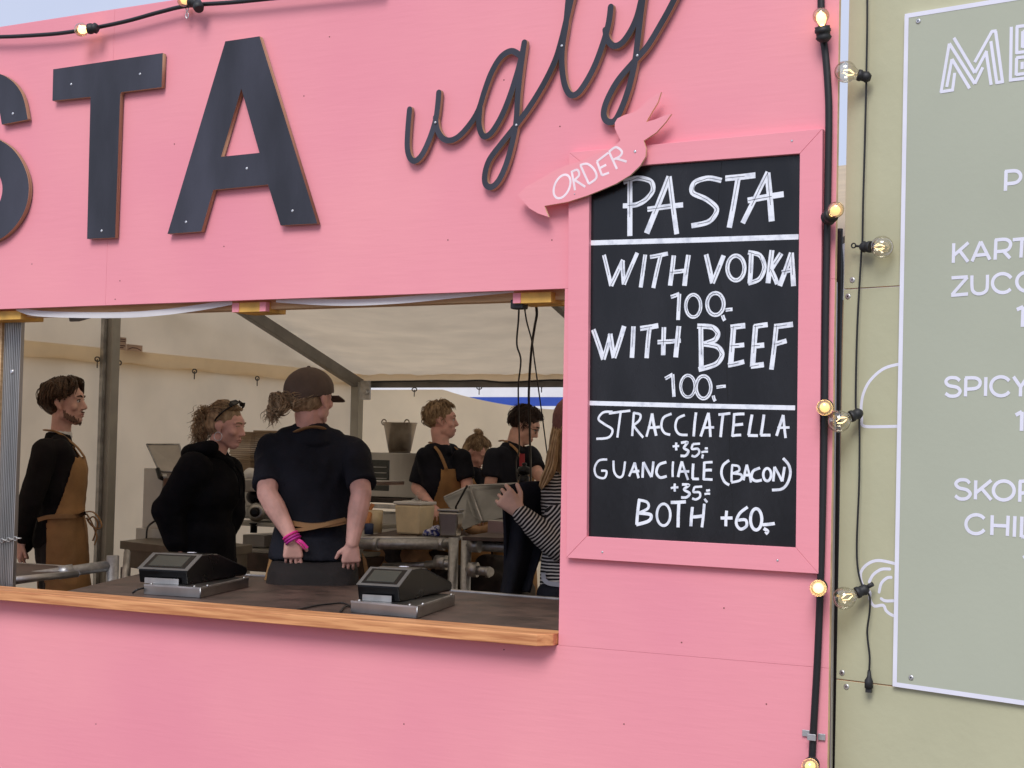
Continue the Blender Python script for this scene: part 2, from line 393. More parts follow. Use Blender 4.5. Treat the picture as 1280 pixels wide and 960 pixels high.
# blocks under the hatch's top edge
def block(pl, pr, ytop, ybot, lab, endpink):
    Y = .03; a = P(pl, ybot, Y); c = P(pr, ytop, Y)
    th = .034; z1 = ZO-.004; z0 = z1-th
    r = empty('wooden_block', (a.x,Y,z0), lab, 'wood block', 'timber blocks under the top edge of the hatch')
    b = bmn(); box(b, (a.x, Y, z0), (c.x, Y+.12, z1)); obj('block', b, m_ypine, r, bevel=.0015)
    if endpink is not None:
        for q in endpink:
            x0 = P(q[0],ybot,Y).x; x1 = P(q[1],ybot,Y).x
            b = bmn(); box(b, (x0,Y-.0022,z0+.001), (x1,Y+.02,z1-.001)); obj('painted_patch', b, m_pink2, r)
block(-30, 26, 387, 396, 'yellow pine block above the fluted post at the left of the hatch', None)
block(291, 332, 374.5, 386, 'pine block with pink painted ends in the middle of the hatch top', [(290.5,299),(325,332.4)])
block(642, 689, 362, 375, 'pine block with a pink end that the black cables hang from', [(641.5,651)])

# sagging white cloth valance
def valance(xs, lab):
    Y = .024
    b = bmn(); rows = []
    pts = catmull([P(x, y, Y) for x, y in xs], 8)
    for k in range(5):
        t = k/4; rows.append([b.verts.new((p.x, Y+.002*t+.0015*noise.noise(V((p.x*7,t,0))), p.z+.022*t)) for p in pts])
    for k in range(4):
        for i in range(len(pts)-1): b.faces.new((rows[k][i],rows[k][i+1],rows[k+1][i+1],rows[k+1][i]))
    obj('cloth_hem', b, mat('white_hem_cloth', (.88,.88,.92), .8, var=.02, trans=.3), None, label=lab, cat='cloth', group='white cloth hems sagging under the hatch top', smooth=True)
valance([(20,388),(40,394.5),(80,397),(150,397.5),(200,394.5),(250,388),(290,381)], 'white cloth hem sagging between the left pine block and the middle one')
valance([(345,378),(400,381.5),(450,382),(510,378.5),(570,372.5),(642,365.5)], 'white cloth hem sagging between the middle pine block and the right one')

# ------------------------------------------------------------------ big plywood letters
def letter(polys, holes, lab, px_screws):
    Yf = -.024; n = V((0,-1,0))
    cu = bpy.data.curves.new('l', 'CURVE'); cu.dimensions = '2D'; cu.fill_mode = 'BOTH'; cu.extrude = .009
    for pl in polys+holes:
        s = cu.splines.new('POLY'); s.points.add(len(pl)-1); s.use_cyclic_u = True
        for i, q in enumerate(pl):
            p = P(q[0], q[1], Yf); s.points[i].co = (p.x, p.z, 0, 1)
    o = bpy.data.objects.new('l', cu); COL.objects.link(o)
    dg = bpy.context.evaluated_depsgraph_get(); me = bpy.data.meshes.new_from_object(o.evaluated_get(dg))
    bpy.data.objects.remove(o); me.materials.clear()
    me.transform(Matrix(((1,0,0,0),(0,0,-1,Yf+.009),(0,1,0,0),(0,0,0,1))))
    c = P(*polys[0][0], Yf)
    r = empty('sign_letter', (c.x, 0, c.z), lab, 'sign letter', 'black plywood letters of the big sign')
    ob = obj('letter_board', me, [m_film, m_plyedge], r, recalc=False)
    for f in ob.data.polygons:
        if abs(f.normal.y) < .7: f.material_index = 1
    for q in px_screws:
        p = P(q[0], q[1], Yf); screw(r, p, r=.0048)
        b = bmn(); tube(b, [(p.x,Yf+.017,p.z),(p.x,0,p.z)], .006, 8); obj('spacer', b, m_pine, r)
    return r
letter([[(66.5,86.6),(203.5,66.2),(202,109),(151.5,115.2),(150.3,118),(143.8,297),(108.8,298.6),(113.1,121),(65.5,126)]], [], 'black plywood capital T of the big word on the pink front', [(89,105.3),(175,92.5),(127,288.5)])
z3 = lambda L, ox=0, oy=0, s=3: [(ox+x/s, oy+y/s) for x, y in L]
letter([z3([(845,155),(973,136),(1190,838),(1052,845),(1005,692),(800,712),(755,868),(628,877)])], [z3([(905,332),(973,573),(829,588)])], 'black plywood capital A of the big word on the pink front', [(308.5,210.5),(232.5,277.5),(365.5,263.5)])
def fat(path, wd):
    pts = catmull([V((x,y,0)) for x, y in path], 8); L=[]; R_=[]
    for i, p in enumerate(pts):
        t = (pts[min(i+1,len(pts)-1)]-pts[max(i-1,0)]).normalized(); s = V((-t.y,t.x,0))*wd/2
        L.append((p.x+s.x,p.y+s.y)); R_.append((p.x-s.x,p.y-s.y))
    return L+R_[::-1]
letter([fat([(18.5,152.5),(12,124),(-3,109),(-26,107),(-48,117),(-57,142),(-48,166),(-18,184),(6,200),(19,228),(15,258),(-4,282),(-28,288),(-50,278),(-62,252)],33)], [], 'black plywood capital S at the left edge, curved strokes', [(16,142)])

# ------------------------------------------------------------------ script word
def U(L): return [(480+x/3.2, y/3.2) for x, y in L]
ug = empty('script_sign', P(620,150), 'black plywood handwriting style word ugly fixed slantwise on the pink front', 'script sign')
strokes = [
 [(102,437),(95,520),(93,590),(104,632),(126,643),(154,615),(184,550),(206,480),(215,420),(219,370)],
 [(206,470),(212,515),(232,550),(262,562),(300,545),(345,495),(378,440),(402,365),(430,290),(468,228),(510,204),(545,222)],
 [(384,430),(380,490),(388,530),(405,546),(432,528),(468,470),(500,395),(528,310),(550,230),(562,170)],
 [(562,170),(548,270),(536,380),(530,480),(516,560),(492,650),(462,718),(432,748),(408,738),(404,700),(422,640),(470,575),(530,500),(585,425),(640,335),(684,245),(708,170),(728,90),(760,-40),(800,-150),(800,-210),(765,-190),(745,-110),(738,0),(728,100),(714,190),(713,270),(724,340),(745,378),(772,376),(805,335),(845,260),(880,165),(900,90),(908,28)],
 [(886,120),(895,160),(920,184),(952,172),(985,128),(1012,70),(1030,0),(1040,-60)],
 [(1044,-60),(1030,40),(1016,160),(1006,240),(984,340),(955,425),(925,482),(895,486),(880,458),(892,405),(935,325),(1000,248),(1055,185),(1108,98),(1150,22),(1195,-70)],
]
Yu = -.024
b = bmn()
for i, s in enumerate(strokes):
    pts = [P(x, y, Yu) for x, y in U(s)]
    ribbon(b, catmull(pts, 7), .0195, (0,-1,0), off=.0005*i, slope=.0003, depth=.015, side=1)
ob = obj('lettering', b, [m_film, m_plyedge], ug)
for q in ((205,490),(529,500),(711,183),(1013,222)):
    p = P(*U([q])[0], Yu-.0035); screw(ug, p, r=.0042)
    b = bmn(); tube(b, [(p.x,Yu+.015,p.z),(p.x,0,p.z)], .005, 8); obj('spacer', b, m_pine, ug)

# ------------------------------------------------------------------ blackboard in its pink frame
YF = -.022
bb = empty('menu_blackboard', P(865,440), 'framed blackboard price list with white handwriting on the pink wall', 'blackboard')
OC = [(711,190.5),(1028.2,160.6),(1023,717.3),(707.8,697.2)]; IC = [(736.7,211.2),(999.8,191.8),(994.6,684.6),(733.2,670.6)]
OC = [P(*q, YF) for q in OC]; IC = [P(*q, YF) for q in IC]
for k in range(4):
    k2 = (k+1) % 4; e = (OC[k2]-OC[k]).normalized()*.0004
    b = bmn(); prism(b, [OC[k]+e, OC[k2]-e, IC[k2]-e, IC[k]+e], (0,.021,0)); obj('frame_board', b, m_pink2, bb, bevel=.001)
b = bmn(); c = [P(700+0,0,0)]*0
q = [p + (p-(IC[0]+IC[2])/2)*.04 for p in IC]
prism(b, [V((p.x,-.006,p.z)) for p in q], (0,.0055,0)); obj('board', b, m_board, bb)
for q in ((990,176),(753,690),(972,700.5)):
    screw(bb, P(q[0], q[1], YF), r=.0035)
YB = -.0062
class Pen:
    def __init__(s, y, n=None, o=None): s.y = y; s.k = 0; s.n = V(n) if n else V((0,-1,0)); s.o = o
    def pt(s, x, y): return P(x, y, s.y) if s.o is None else PP(x, y, s.o, s.n)
    def stroke(s, b, pts, wd, smooth=False, closed=False, caps=True):
        p = [s.pt(x, y) for x, y in pts]
        if len(p) > 2 and smooth: p = catmull(p, 6, closed)
        s.k += 1; ribbon(b, p, wd, s.n, off=.0003+.00006*(s.k % 9), closed=closed, caps=caps)
def ell(cx, cy, rx, ry, rotd=0, n=14):
    a = math.radians(rotd); return [(cx+rx*math.cos(t)*math.cos(a)-ry*math.sin(t)*math.sin(a), cy+rx*math.cos(t)*math.sin(a)+ry*math.sin(t)*math.cos(a)) for t in [2*math.pi*i/n for i in range(n)]]
pen = Pen(YB)
def write(L, s, ox, oy, wd, lab, line=False, shaky=.5):
    """L: strokes in zoom units; scale s, origin"""
    b = bmn(); b2 = bmn(); rr = random.Random(len(L)); any2 = False
    for st in L:
        closed = False
        if isinstance(st, tuple) and st[0] == 'o': pts = ell(*st[1:]); closed = True
        else: pts = list(st)
        px = [(ox+x/s, oy+y/s) for x, y in pts]
        w_ = wd*rr.uniform(.9, 1.12)
        if closed or len(px) > 2: pen.stroke(b, px, w_, True, closed, caps=False)
        else:
            (x0,y0),(x1,y1) = px; mx_ = ((x0+x1)/2+rr.uniform(-.4,.4), (y0+y1)/2+rr.uniform(-.4,.4))
            pen.stroke(b, [px[0], mx_, px[1]], w_, True, caps=False)
        if line:
            any2 = True; q = []
            full = px + ([px[0]] if closed else [])
            # the two marker passes leave a thin dark gap
            dense = []
            for (a0,a1),(c0,c1) in zip(full, full[1:]):
                for t in (0,.33,.66): dense.append((a0+(c0-a0)*t, a1+(c1-a1)*t))
            dense.append(full[-1])
            o_ = rr.uniform(-.5,.5)
            dense = [(x+o_+rr.uniform(-.35,.35), y+rr.uniform(-.35,.35)) for x, y in dense]
            p = [P(x, y, YB) for x, y in dense]
            if len(p) > 2: p = p[:-1] if not closed else p
            ribbon(b2, catmull(p, 3) if (closed or len(px)>2) else p, .0014, (0,-1,0), off=.0011, caps=False)
    obj('lettering', b, m_white, bb, label=lab, recalc=False)
    if any2: obj('marker_gaps', b2, m_ink, bb, kind='stuff', recalc=False)
    else: b2.free()
T1 = [[(262,195),(262,405)],[(238,203),(290,188),(340,200),(348,235),(320,270),(285,288),(236,292)],[(410,182),(325,395)],[(410,182),(438,398)],[(328,305),(462,288)],
 [(606,197),(555,188),(505,205),(497,242),(550,268),(588,305),(560,350),(493,367)],[(620,189),(733,177)],[(668,190),(635,374)],[(780,165),(685,357)],[(778,168),(794,350)],[(704,272),(839,248)]]
write(T1, 3, 700, 160, .0165, 'the word PASTA in large white marker capitals', True)
T2 = [[(165,476),(192,592)],[(192,592),(237,495)],[(235,497),(240,587)],[(240,587),(290,468)],[(320,475),(303,598)],[(338,484),(405,471)],[(377,480),(350,600)],[(427,478),(413,591)],[(482,476),(467,592)],[(412,541),(480,533)],
 [(548,474),(572,582)],[(572,582),(614,478)],('o',660,525,32,46),[(718,467),(712,583)],[(706,466),(750,478),(767,522),(748,566),(706,583)],[(795,458),(780,582)],[(830,470),(790,532)],[(790,528),(815,585)],[(868,468),(824,592)],[(868,468),(876,593)],[(832,541),(880,529)]]
write(T2, 3, 700, 160, .0135, 'the words WITH VODKA in white marker capitals', True)
T3 = [[(416,634),(448,622)],[(448,622),(443,720)],('o',500,667,28,42),('o',583,660,31,41),[(610,702),(618,722)],[(621,683),(647,680)]]
write(T3, 3, 700, 160, .011, 'the price 100,- under the vodka line', True)
T4 = [[(125,756),(163,868)],[(163,868),(190,772)],[(188,772),(203,862)],[(203,862),(241,743)],[(276,744),(270,862)],[(301,752),(369,741)],[(336,748),(325,863)],[(390,747),(387,852)],[(446,743),(434,860)],[(366,803),(453,797)],
 [(528,742),(530,906)],[(515,743),(570,747),(592,770),(580,795),(540,810)],[(540,810),(590,820),(608,850),(585,885),(520,906)],[(652,742),(640,892)],[(640,748),(695,741)],[(638,817),(691,813)],[(630,890),(691,876)],[(734,740),(722,896)],[(728,745),(779,737)],[(722,817),(766,814)],[(716,893),(765,887)],[(812,738),(793,906)],[(804,745),(874,736)],[(804,812),(850,798)]]
write(T4, 3, 700, 160, .0145, 'the words WITH BEEF in white marker capitals', True)
T5 = [[(485,12),(520,-8)],[(520,-8),(526,96)],('o',590,47,33,50),('o',662,52,34,52),[(707,90),(716,116)],[(722,52),(765,47)]]
write(T5, 3.69, 700, 470, .0098, 'the price 100,- under the beef line', True)
T6 = [[(243,165),(200,168),(178,198),(205,222),(242,248),(225,283),(168,290)],[(226,173),(325,160)],[(280,170),(265,284)],[(341,168),(333,277)],[(338,170),(370,178),(366,204),(336,230)],[(340,230),(384,284)],[(425,173),(399,280)],[(425,173),(444,276)],[(405,239),(461,235)],
 [(515,174),(478,192),(468,232),(482,262),(509,271)],[(576,180),(542,198),(533,238),(550,268),(589,272)],[(628,168),(617,279)],[(685,170),(649,279)],[(685,170),(694,281)],[(658,240),(711,237)],[(731,178),(786,172)],[(752,176),(741,282)],[(804,173),(795,279)],[(800,178),(851,175)],[(799,226),(845,222)],[(793,276),(836,272)],[(886,178),(870,274)],[(868,274),(913,275)],[(941,178),(927,273)],[(925,273),(971,273)],[(1030,180),(999,276)],[(1030,180),(1041,286)],[(1003,239),(1059,237)]]
write(T6, 3.69, 700, 470, .0077, 'the word STRACCIATELLA in thin white capitals')
T7 = [[(520,325),(550,323)],[(537,307),(537,343)],[(558,308),(588,306),(572,331),(592,346),(580,367),(556,368)],[(612,314),(646,312)],[(613,314),(609,336),(636,336),(642,354),(624,371),(607,367)],[(660,362),(656,380)],[(652,352),(683,349)],[(668,333),(682,333)]]
write(T7, 3.69, 700, 470, .0068, 'the price +35,- under the first extra')
T8 = [[(218,385),(180,390),(160,425),(170,462),(205,470),(215,440),(190,437)],[(247,390),(250,440),(268,465),(290,458),(301,394)],[(345,399),(319,463)],[(345,399),(363,471)],[(325,441),(366,438)],[(381,469),(385,397)],[(385,397),(422,466)],[(422,466),(431,394)],[(491,397),(457,410),(445,445),(462,468),(493,462)],[(522,394),(520,466)],[(563,394),(545,466)],[(563,394),(591,479)],[(548,441),(596,440)],[(615,404),(612,474)],[(610,474),(641,475)],[(666,397),(663,479)],[(663,400),(704,397)],[(663,436),(701,434)],[(661,476),(704,478)],
 [(781,389),(753,412),(745,450),(758,486),(781,503)],[(795,409),(792,489)],[(792,411),(822,416),(826,436),(796,449)],[(796,449),(836,455),(832,480),(790,491)],[(862,409),(847,481)],[(862,409),(881,491)],[(849,456),(886,455)],[(923,424),(892,438),(884,468),(902,484),(931,480)],('o',956,455,18,29),[(984,486),(990,419)],[(990,419),(1025,486)],[(1025,486),(1036,419)],[(1029,379),(1056,412),(1062,455),(1046,500),(1020,522),(978,526)]]
write(T8, 3.69, 700, 470, .0073, 'the words GUANCIALE (BACON) in thin white capitals')
T9 = [[(511,517),(546,513)],[(530,496),(530,533)],[(563,500),(595,503),(573,523),(598,541),(584,559),(559,560)],[(620,512),(656,510)],[(621,512),(616,534),(643,537),(646,557),(628,569),(610,565)],[(667,566),(680,582)],[(667,545),(693,543)],[(674,528),(692,526)]]
write(T9, 3.69, 700, 470, .0068, 'the price +35,- under the second extra')
T10 = [[(366,570),(354,686)],[(360,571),(402,582),(406,610),(364,632)],[(364,632),(418,640),(410,668),(352,686)],('o',478,640,31,50),[(511,583),(581,580)],[(549,581),(545,698)],[(611,604),(604,693)],[(666,589),(655,698)],[(605,650),(661,645)],[(741,655),(796,655)],[(769,621),(765,693)],[(866,604),(828,635),(813,678),(832,706),(860,692),(856,664),(822,665)],('o',905,661,26,49),[(940,703),(958,716),(948,728)],[(934,686),(991,680)]]
write(T10, 3.69, 700, 470, .0088, 'the words BOTH +60,- in white marker')
for (x0,y0,x1,y1,wd) in ((736.2,303.7,998.3,296.0,.0152),(737,503.8,994,509.8,.0135)):
    b = bmn(); pen.stroke(b, [(x0,y0),((x0+x1)/2,(y0+y1)/2+.3),(x1,y1)], wd, caps=False); obj('divider_line', b, m_white, bb, recalc=False)
# hairline crease running down the board
b = bmn(); ribbon(b, catmull([P(903,195,YB),P(898,250,YB),P(897,300,YB),P(899,350,YB),P(904,372,YB),P(908,450,YB),P(912,560,YB),P(917,660,YB),P(917,678,YB)],5), .0012, (0,-1,0), off=.00015, caps=False)
obj('crease', b, mat('crease_black',(.003,.003,.004),.8), bb, recalc=False)

# ------------------------------------------------------------------ rabbit shaped ORDER sign
YS = -.045
od = empty('order_sign', P(745,215), 'pink rabbit shaped board reading ORDER over the blackboard corner', 'sign')
Z = lambda L: [(630+x/5.646, 110+y/5.646) for x, y in L]
outl = [(97,755),(150,700),(258,640),(350,585),(440,545),(545,515),(640,470),(740,430),(800,392),(822,368),(800,325),(782,285),(782,245),(800,215),(850,190),(905,175),(950,150),(1010,90),(1065,50),(1108,28),(1085,100),(1045,165),(1003,240),(1065,222),(1130,195),(1180,183),(1140,240),(1075,312),(985,372),(1002,430),(998,485),(960,548),(890,615),(790,675),(680,722),(590,758),(450,803),(285,832),(298,870),(314,910),(240,885),(180,850),(135,800)]
b = bmn(); prism(b, [P(*q, YS) for q in Z(outl)], (0,.009,0), 0, 1)
obj('sign_board', b, [pink_mat('pink_paint_sign', 9), m_rawedge], od)
b = bmn(); penO = Pen(YS)
for st in [('o',410,695,52,88,24),[(478,585),(502,722)],[(480,590),(518,578),(530,615),(492,655)],[(500,650),(575,698)],[(540,545),(600,678)],[(536,545),(590,536),(640,580),(652,635),(598,678)],[(657,520),(692,617)],[(655,520),(736,458)],[(675,566),(722,542)],[(690,617),(742,598)],[(742,452),(798,572)],[(740,452),(790,418),(832,448),(818,482),(768,507)],[(785,495),(866,520)]]:
    if isinstance(st, tuple): penO.stroke(b, Z(ell(*st[1:])), .0072, True, True, False)
    else: penO.stroke(b, Z(st), .0072, len(st)>2, False, False)
obj('lettering', b, m_chalkpink, od, recalc=False)
screw(od, P(*Z([(925,448)])[0], YS), r=.0045)
b = bmn(); p = P(*Z([(925,448)])[0], YS+.009); tube(b, [p, (p.x,-.0225,p.z)], .008, 8); obj('spacer', b, m_pine, od)
p = P(*Z([(498,748)])[0], YS); screw(od, p, r=.002)
b = bmn(); tube(b, [V((p.x,YS+.009,p.z)), (p.x,-.0005,p.z)], .008, 8); obj('spacer', b, m_pine, od)

# ------------------------------------------------------------------ string lights
m_bulbwarm = glass('amber_bulb_glass', (1,.84,.56), .55, .06)
m_bulbclear = glass('clear_bulb_glass', (.93,.90,.82), .62, .05)
m_fil = mat('glowing_filament', (1,.6,.2), .5, emit=((1,.72,.34), 9))
m_fil2 = mat('faint_filament', (1,.7,.35), .5, emit=((1,.72,.38), 2.2))
m_glow = mat('warm_inner_glow', (1,.7,.35), .5, emit=((1,.76,.42), 2.3))
m_glow2 = mat('dim_inner_glow', (1,.7,.35), .4, emit=((1,.74,.46), .85))
def bulb(root, base, tip, r, warm=True, sock=.042, sr=.02, name='bulb_holder', glow=1.0, lamp=0):
    """socket from base towards tip, then glass"""
    ax = (V(tip)-V(base)).normalized()
    b = bmn(); lathe(b, base, ax, [(-.006,sr*.5),(0,sr*.8),(.006,sr),(.012,sr*.86),(.02,sr*.86),(.022,sr),(.03,sr),(.032,sr*.9),(sock,sr*.95),(sock+.001,sr*.6)], 18)
    h = obj('bulb_holder', b, m_rubber, root)
    o = V(base)+ax*sock
    prof = [(0,r*.42),(r*.25,r*.48)] + [(r*1.25 - r*math.cos(math.radians(a)), r*math.sin(math.radians(a))) for a in range(35,181,14)]
    b = bmn(); lathe(b, o, ax, prof, 20); obj('bulb', b, m_bulbwarm if warm else m_bulbclear, h, smooth=True, recalc=True)
    b = bmn()
    if warm:
        u = ax.orthogonal().normalized(); v = ax.cross(u)
        tube(b, [o+ax*r*.1, o+ax*r*.3], r*.25, 8)
        obj('filament', b, m_fil, h)
        if lamp:
            ld = bpy.data.lights.new('bulb_light','POINT'); ld.energy = lamp; ld.color = (1,.62,.28); ld.shadow_soft_size = r*.5; lo_ = bpy.data.objects.new('bulb_light', ld); COL.objects.link(lo_); lo_.location = o+ax*r*1.0
        b = bmn(); lathe(b, o, ax, [(r*.15,r*.2),(r*.4,r*.46),(r*.9,r*.62),(r*1.3,r*.58),(r*1.6,r*.36),(r*1.75,r*.1)], 16); obj('filament_core', b, m_glow if lamp else m_glow2, h, smooth=True)
    else:
        u = ax.orthogonal().normalized(); v = ax.cross(u)
        tube(b, [o, o+ax*r*.55], r*.14, 8); obj('glass_stem', b, m_bulbclear, h); b = bmn()
        for k in range(4):
            a = k*math.pi/2; d = u*math.cos(a)+v*math.sin(a)
            tube(b, [o+ax*r*.45+d*r*.08, o+ax*r*.95+d*r*.36, o+ax*r*1.45+d*r*.12], .0007, 5)
        obj('filament', b, m_fil2, h)
def cable(root, pts, r, Yd, seg=10, flat=None, name='cable'):
    b = bmn(); tube(b, catmull([P(x, y, Yd) if not isinstance(x, Vector) else x for x, y in pts], 6), r, seg, flat=flat); obj(name, b, m_cable, root, smooth=True)
# top left run
s1 = empty('string_lights', P(120,34,-.035), 'thick black cable of small lit bulbs sagging along the top edge of the pink front', 'string lights')
cable(s1, [(-40,44),(0,46),(45,44),(80,41),(120,34.5),(160,26),(200,15),(236,7),(290,3),(350,-3),(480,-16)], .0075, -.035)
def socket_px(root, bp, tp, Y, r, warm, dy=.0, **k):
    a = P(*bp, Y); c = P(*tp, Y-dy); bulb(root, a, c, r, warm, **k)
socket_px(s1, (121,35), (86,39), -.06, .0255, True, sock=.034, lamp=.12, dy=.02)
socket_px(s1, (247,4), (215,-4), -.05, .025, True, sock=.034)
b = bmn(); lathe(b, P(247,4,-.05), (0.3,-.2,-.5), [(-.01,.014),(.02,.02),(.034,.016)], 14); obj('plug', b, m_rubber, s1)
b = bmn()
for k in range(2):
    p = P(234, 10+k*9, -.03); pts = [p+V((.006*math.cos(a),-.0,.012*math.sin(a))) for a in [i*math.pi/6 for i in range(13)]]
    tube(b, pts, .0022, 6, caps=False)
obj('hanging_link', b, m_screw, s1)
# right hand vertical run
s2 = empty('string_lights', P(1030,300,-.03), 'thick black cable of amber bulbs running down the right edge of the pink wall', 'string lights')
cable(s2, [(1026,-30),(1027,30),(1032,70),(1035,110),(1036,150),(1034.5,250),(1033,330),(1031.5,420),(1030.5,520),(1028,640),(1025.5,730),(1022,820),(1017.5,900),(1015,950),(1013,1000)], .0105, -.014, flat=.7)
socket_px(s2, (1030,50), (1025,10), -.035, .0235, True, dy=.02, sock=.038, sr=.023, lamp=.06)
socket_px(s2, (1034,274), (1047,260), -.035, .0225, True, dy=.055, sock=.035, sr=.022)
socket_px(s2, (1032,508), (1029.5,511), -.03, .0225, True, dy=.11, sock=.03, sr=.022)
socket_px(s2, (1025,733), (1020.5,737.5), -.03, .0235, True, dy=.11, lamp=.06, sock=.03, sr=.022)
socket_px(s2, (1015,955), (1010,962), -.03, .0235, True, dy=.11, sock=.03, sr=.022)
b = bmn(); c = P(1017.5,920,-.003)
for x0, x1, y in ((-.033,-.012,-.004),(-.012,.012,-.026),(.012,.033,-.004)):
    box(b, (c.x+x0, y-.003, c.z-.009+(.006 if x0<-.02 else 0)), (c.x+x1, y, c.z+.009+(.006 if x0<-.02 else 0)))
obj('cable_clamp', b, m_screw, s2, bevel=.001)

# ------------------------------------------------------------------ green stall on the right
ga = math.radians(12.2); GU = V((math.cos(ga), -math.sin(ga), 0)); GN = V((-math.sin(ga), -math.cos(ga), 0))
GO = P(1050,480,.06)
G = lambda x, y, h=0: PP(x, y, GO+GN*h, GN)
gs = empty('stall_wall', (GO.x,GO.y,0), 'sage green plywood wall of the neighbouring stall at the right', 'stall wall')
def edge(y): return 1061.5-(y)*.0191
def gpanel(ya0, ya1, yb0, yb1):
    """left edge from pixel row ya0 to ya1; slope to the right"""
    a = G(edge(ya0), ya0); c = G(edge(ya1), ya1)
    a2 = a+GU*2.44; c2 = c+GU*2.44; a2.z += yb0; c2.z += yb1
    b = bmn(); prism(b, [a, a2, c2, c], -GN*.018, 0, 1); obj('panel', b, [m_green, m_rawedge], gs, bevel=.001)
gpanel(-230, 361.0, 0, .0); gpanel(362.3, 848.2, .0, 0)
a = G(edge(849.5), 849.5); c = G(edge(1010), 1010); dirn = (c-a).normalized(); c = a + dirn*((a.z-.01)/-dirn.z)
b = bmn(); prism(b, [a, a+GU*2.44, c+GU*2.44, c], -GN*.018, 0, 1); obj('panel', b, [m_green, m_rawedge], gs, bevel=.001)
for q in ((1065.5,350),(1060,370.5),(1052.5,841),(1058,858.5)):
    p = G(*q); b = bmn(); lathe(b, p, GN, [(-.003,.0085),(.0008,.0085),(.0022,.006)], 14); obj('screw', b, m_screw, gs)
    b = bmn(); lathe(b, p, GN, [(.002,.0022),(.0027,.0022)], 8); obj('screw_recess', b, m_black, gs)
# white printed line drawings on the wall, running under the menu board
penG = Pen(0, GN, GO)
b = bmn()
GL = lambda L: [(980+x/3, 320+y/3) for x, y in L]
penG.stroke(b, GL([(480,400),(420,408),(370,425),(325,465),(300,510),(290,560),(292,610),(298,637),(360,640),(480,637)]), .0085, True)
obj('printed_drawing', b, m_gwhite, gs, label='white outline of a bowl shape', recalc=False)
b = bmn(); GL2 = lambda L: [(980+x/3, 640+y/3) for x, y in L]
for st in ([(480,215),(410,192),(350,182),(310,198),(288,230),(296,275),(322,300),(322,325),(338,352),(372,350),(385,372),(415,390),(480,400)],[(320,262),(335,235),(365,215),(397,214)],[(357,300),(365,268),(385,248),(402,245)],[(365,325),(380,333),(410,333)]):
    penG.stroke(b, GL2(st), .0085, True)
obj('printed_drawing', b, m_gwhite, gs, label='white outline of a mushroom shape', recalc=False)
# menu board
gb = empty('menu_board', G(1125,500), 'flat grey green menu board with white border on the green stall wall', 'menu board')
tl = G(1130.8,17.5,.012); bl = G(1115.8,858,.012); ang = G(1280,881.8,.012)-bl; ut = (G(1238,.0,.012)-tl)
tr = tl+ut.normalized()*1.15; br = bl+ang.normalized()*1.15
b = bmn(); prism(b, [tl,tr,br,bl], -GN*.010, 0, 1); obj('board', b, [m_green2, m_gwhite], gb, bevel=.0008)
penB = Pen(0, GN, GO+GN*.0125)
b = bmn()
def inset(p, du, dz): return p+GU*du+V((0,0,dz))
iw = .0065
I = [inset(tl,iw,-iw), inset(tr,-iw,-iw), inset(br,-iw,iw), inset(bl,iw,iw)]
for k in range(4): ribbon(b, [I[k]-(I[(k+1)%4]-I[k]).normalized()*iw*.9, I[(k+1)%4]], .0125, GN, off=.0008+.0001*k, caps=False)
obj('border', b, m_gwhite, gb, recalc=False)
def gscrew(q):
    p = G(q[0], q[1], .012); b = bmn(); lathe(b, p, GN, [(-.003,.0075),(.0015,.0075),(.003,.005)], 12); obj('screw', b, m_screw, gb)
    b = bmn(); lathe(b, p, GN, [(.003,.002),(.0036,.002)], 8); obj('screw_recess', b, m_black, gb)
gscrew((1148,26.5)); gscrew((1139,847))
def gtext(strokes, s, ox, oy, wd, lab, smooth=False):
    b = bmn()
    for st in strokes:
        if isinstance(st, tuple): penB.stroke(b, [(ox+x/s, oy+y/s) for x, y in ell(*st[1:], n=20)], wd, True, True, False)
        else:
            c = [(ox+x/s, oy+y/s) for x, y in st]; penB.stroke(b, c, wd, len(st) > 4 or smooth, False, False)
    obj('lettering', b, m_gwhite, gb, label=lab, recalc=False)
def arc(cx, cy, rx, ry, a0, a1, n=12): return [(cx+rx*math.cos(math.radians(a0+(a1-a0)*i/n)), cy+ry*math.sin(math.radians(a0+(a1-a0)*i/n))) for i in range(n+1)]
S = 8.725
gtext([[(142,835),(233,300)],[(233,300),(512,740)],[(205,775),(262,470)],[(262,470),(455,790)],[(268,815),(293,620)],[(135,828),(282,805)],[(283,238),(512,622)],[(512,740),(600,560)],[(512,622),(642,380)],
       [(510,505),(700,165)],[(690,170),(748,162)],[(738,165),(815,730)],[(686,275),(752,735)],[(634,385),(690,752)],[(740,728),(828,715)]], S, 1160, 20, .0088, 'inline capital M of the menu heading')
gtext([[(910,118),(900,715)],[(893,700),(1180,665)],[(972,112),(968,412)],[(960,118),(1190,88)],[(962,402),(1180,372)],[(1035,165),(1030,345)],[(1035,170),(1190,150)],[(1030,335),(1180,318)],[(968,455),(962,648)],[(962,458),(1180,430)],[(960,640),(1180,610)],[(1028,500),(1026,580)]], S, 1160, 20, .0088, 'inline capital E of the menu heading, cut by the photo edge')
S = 4.575
gtext([[(447,108),(443,222)],[(440,112),(500,108),(525,122),(530,145),(515,168),(490,178),(445,182)]], S, 1160, 190, .0095, 'letter P')
gtext([[(148,522),(145,634)],[(232,518),(148,592)],[(180,562),(230,628)],[(252,626),(302,512)],[(302,512),(355,616)],[(265,592),(342,585)],[(389,500),(384,616)],[(383,504),(445,500),(472,520),(465,550),(440,565),(386,570)],[(432,566),(470,608)],[(485,502),(600,492)],[(538,498),(532,604)]], S, 1160, 190, .0092, 'letters KART')
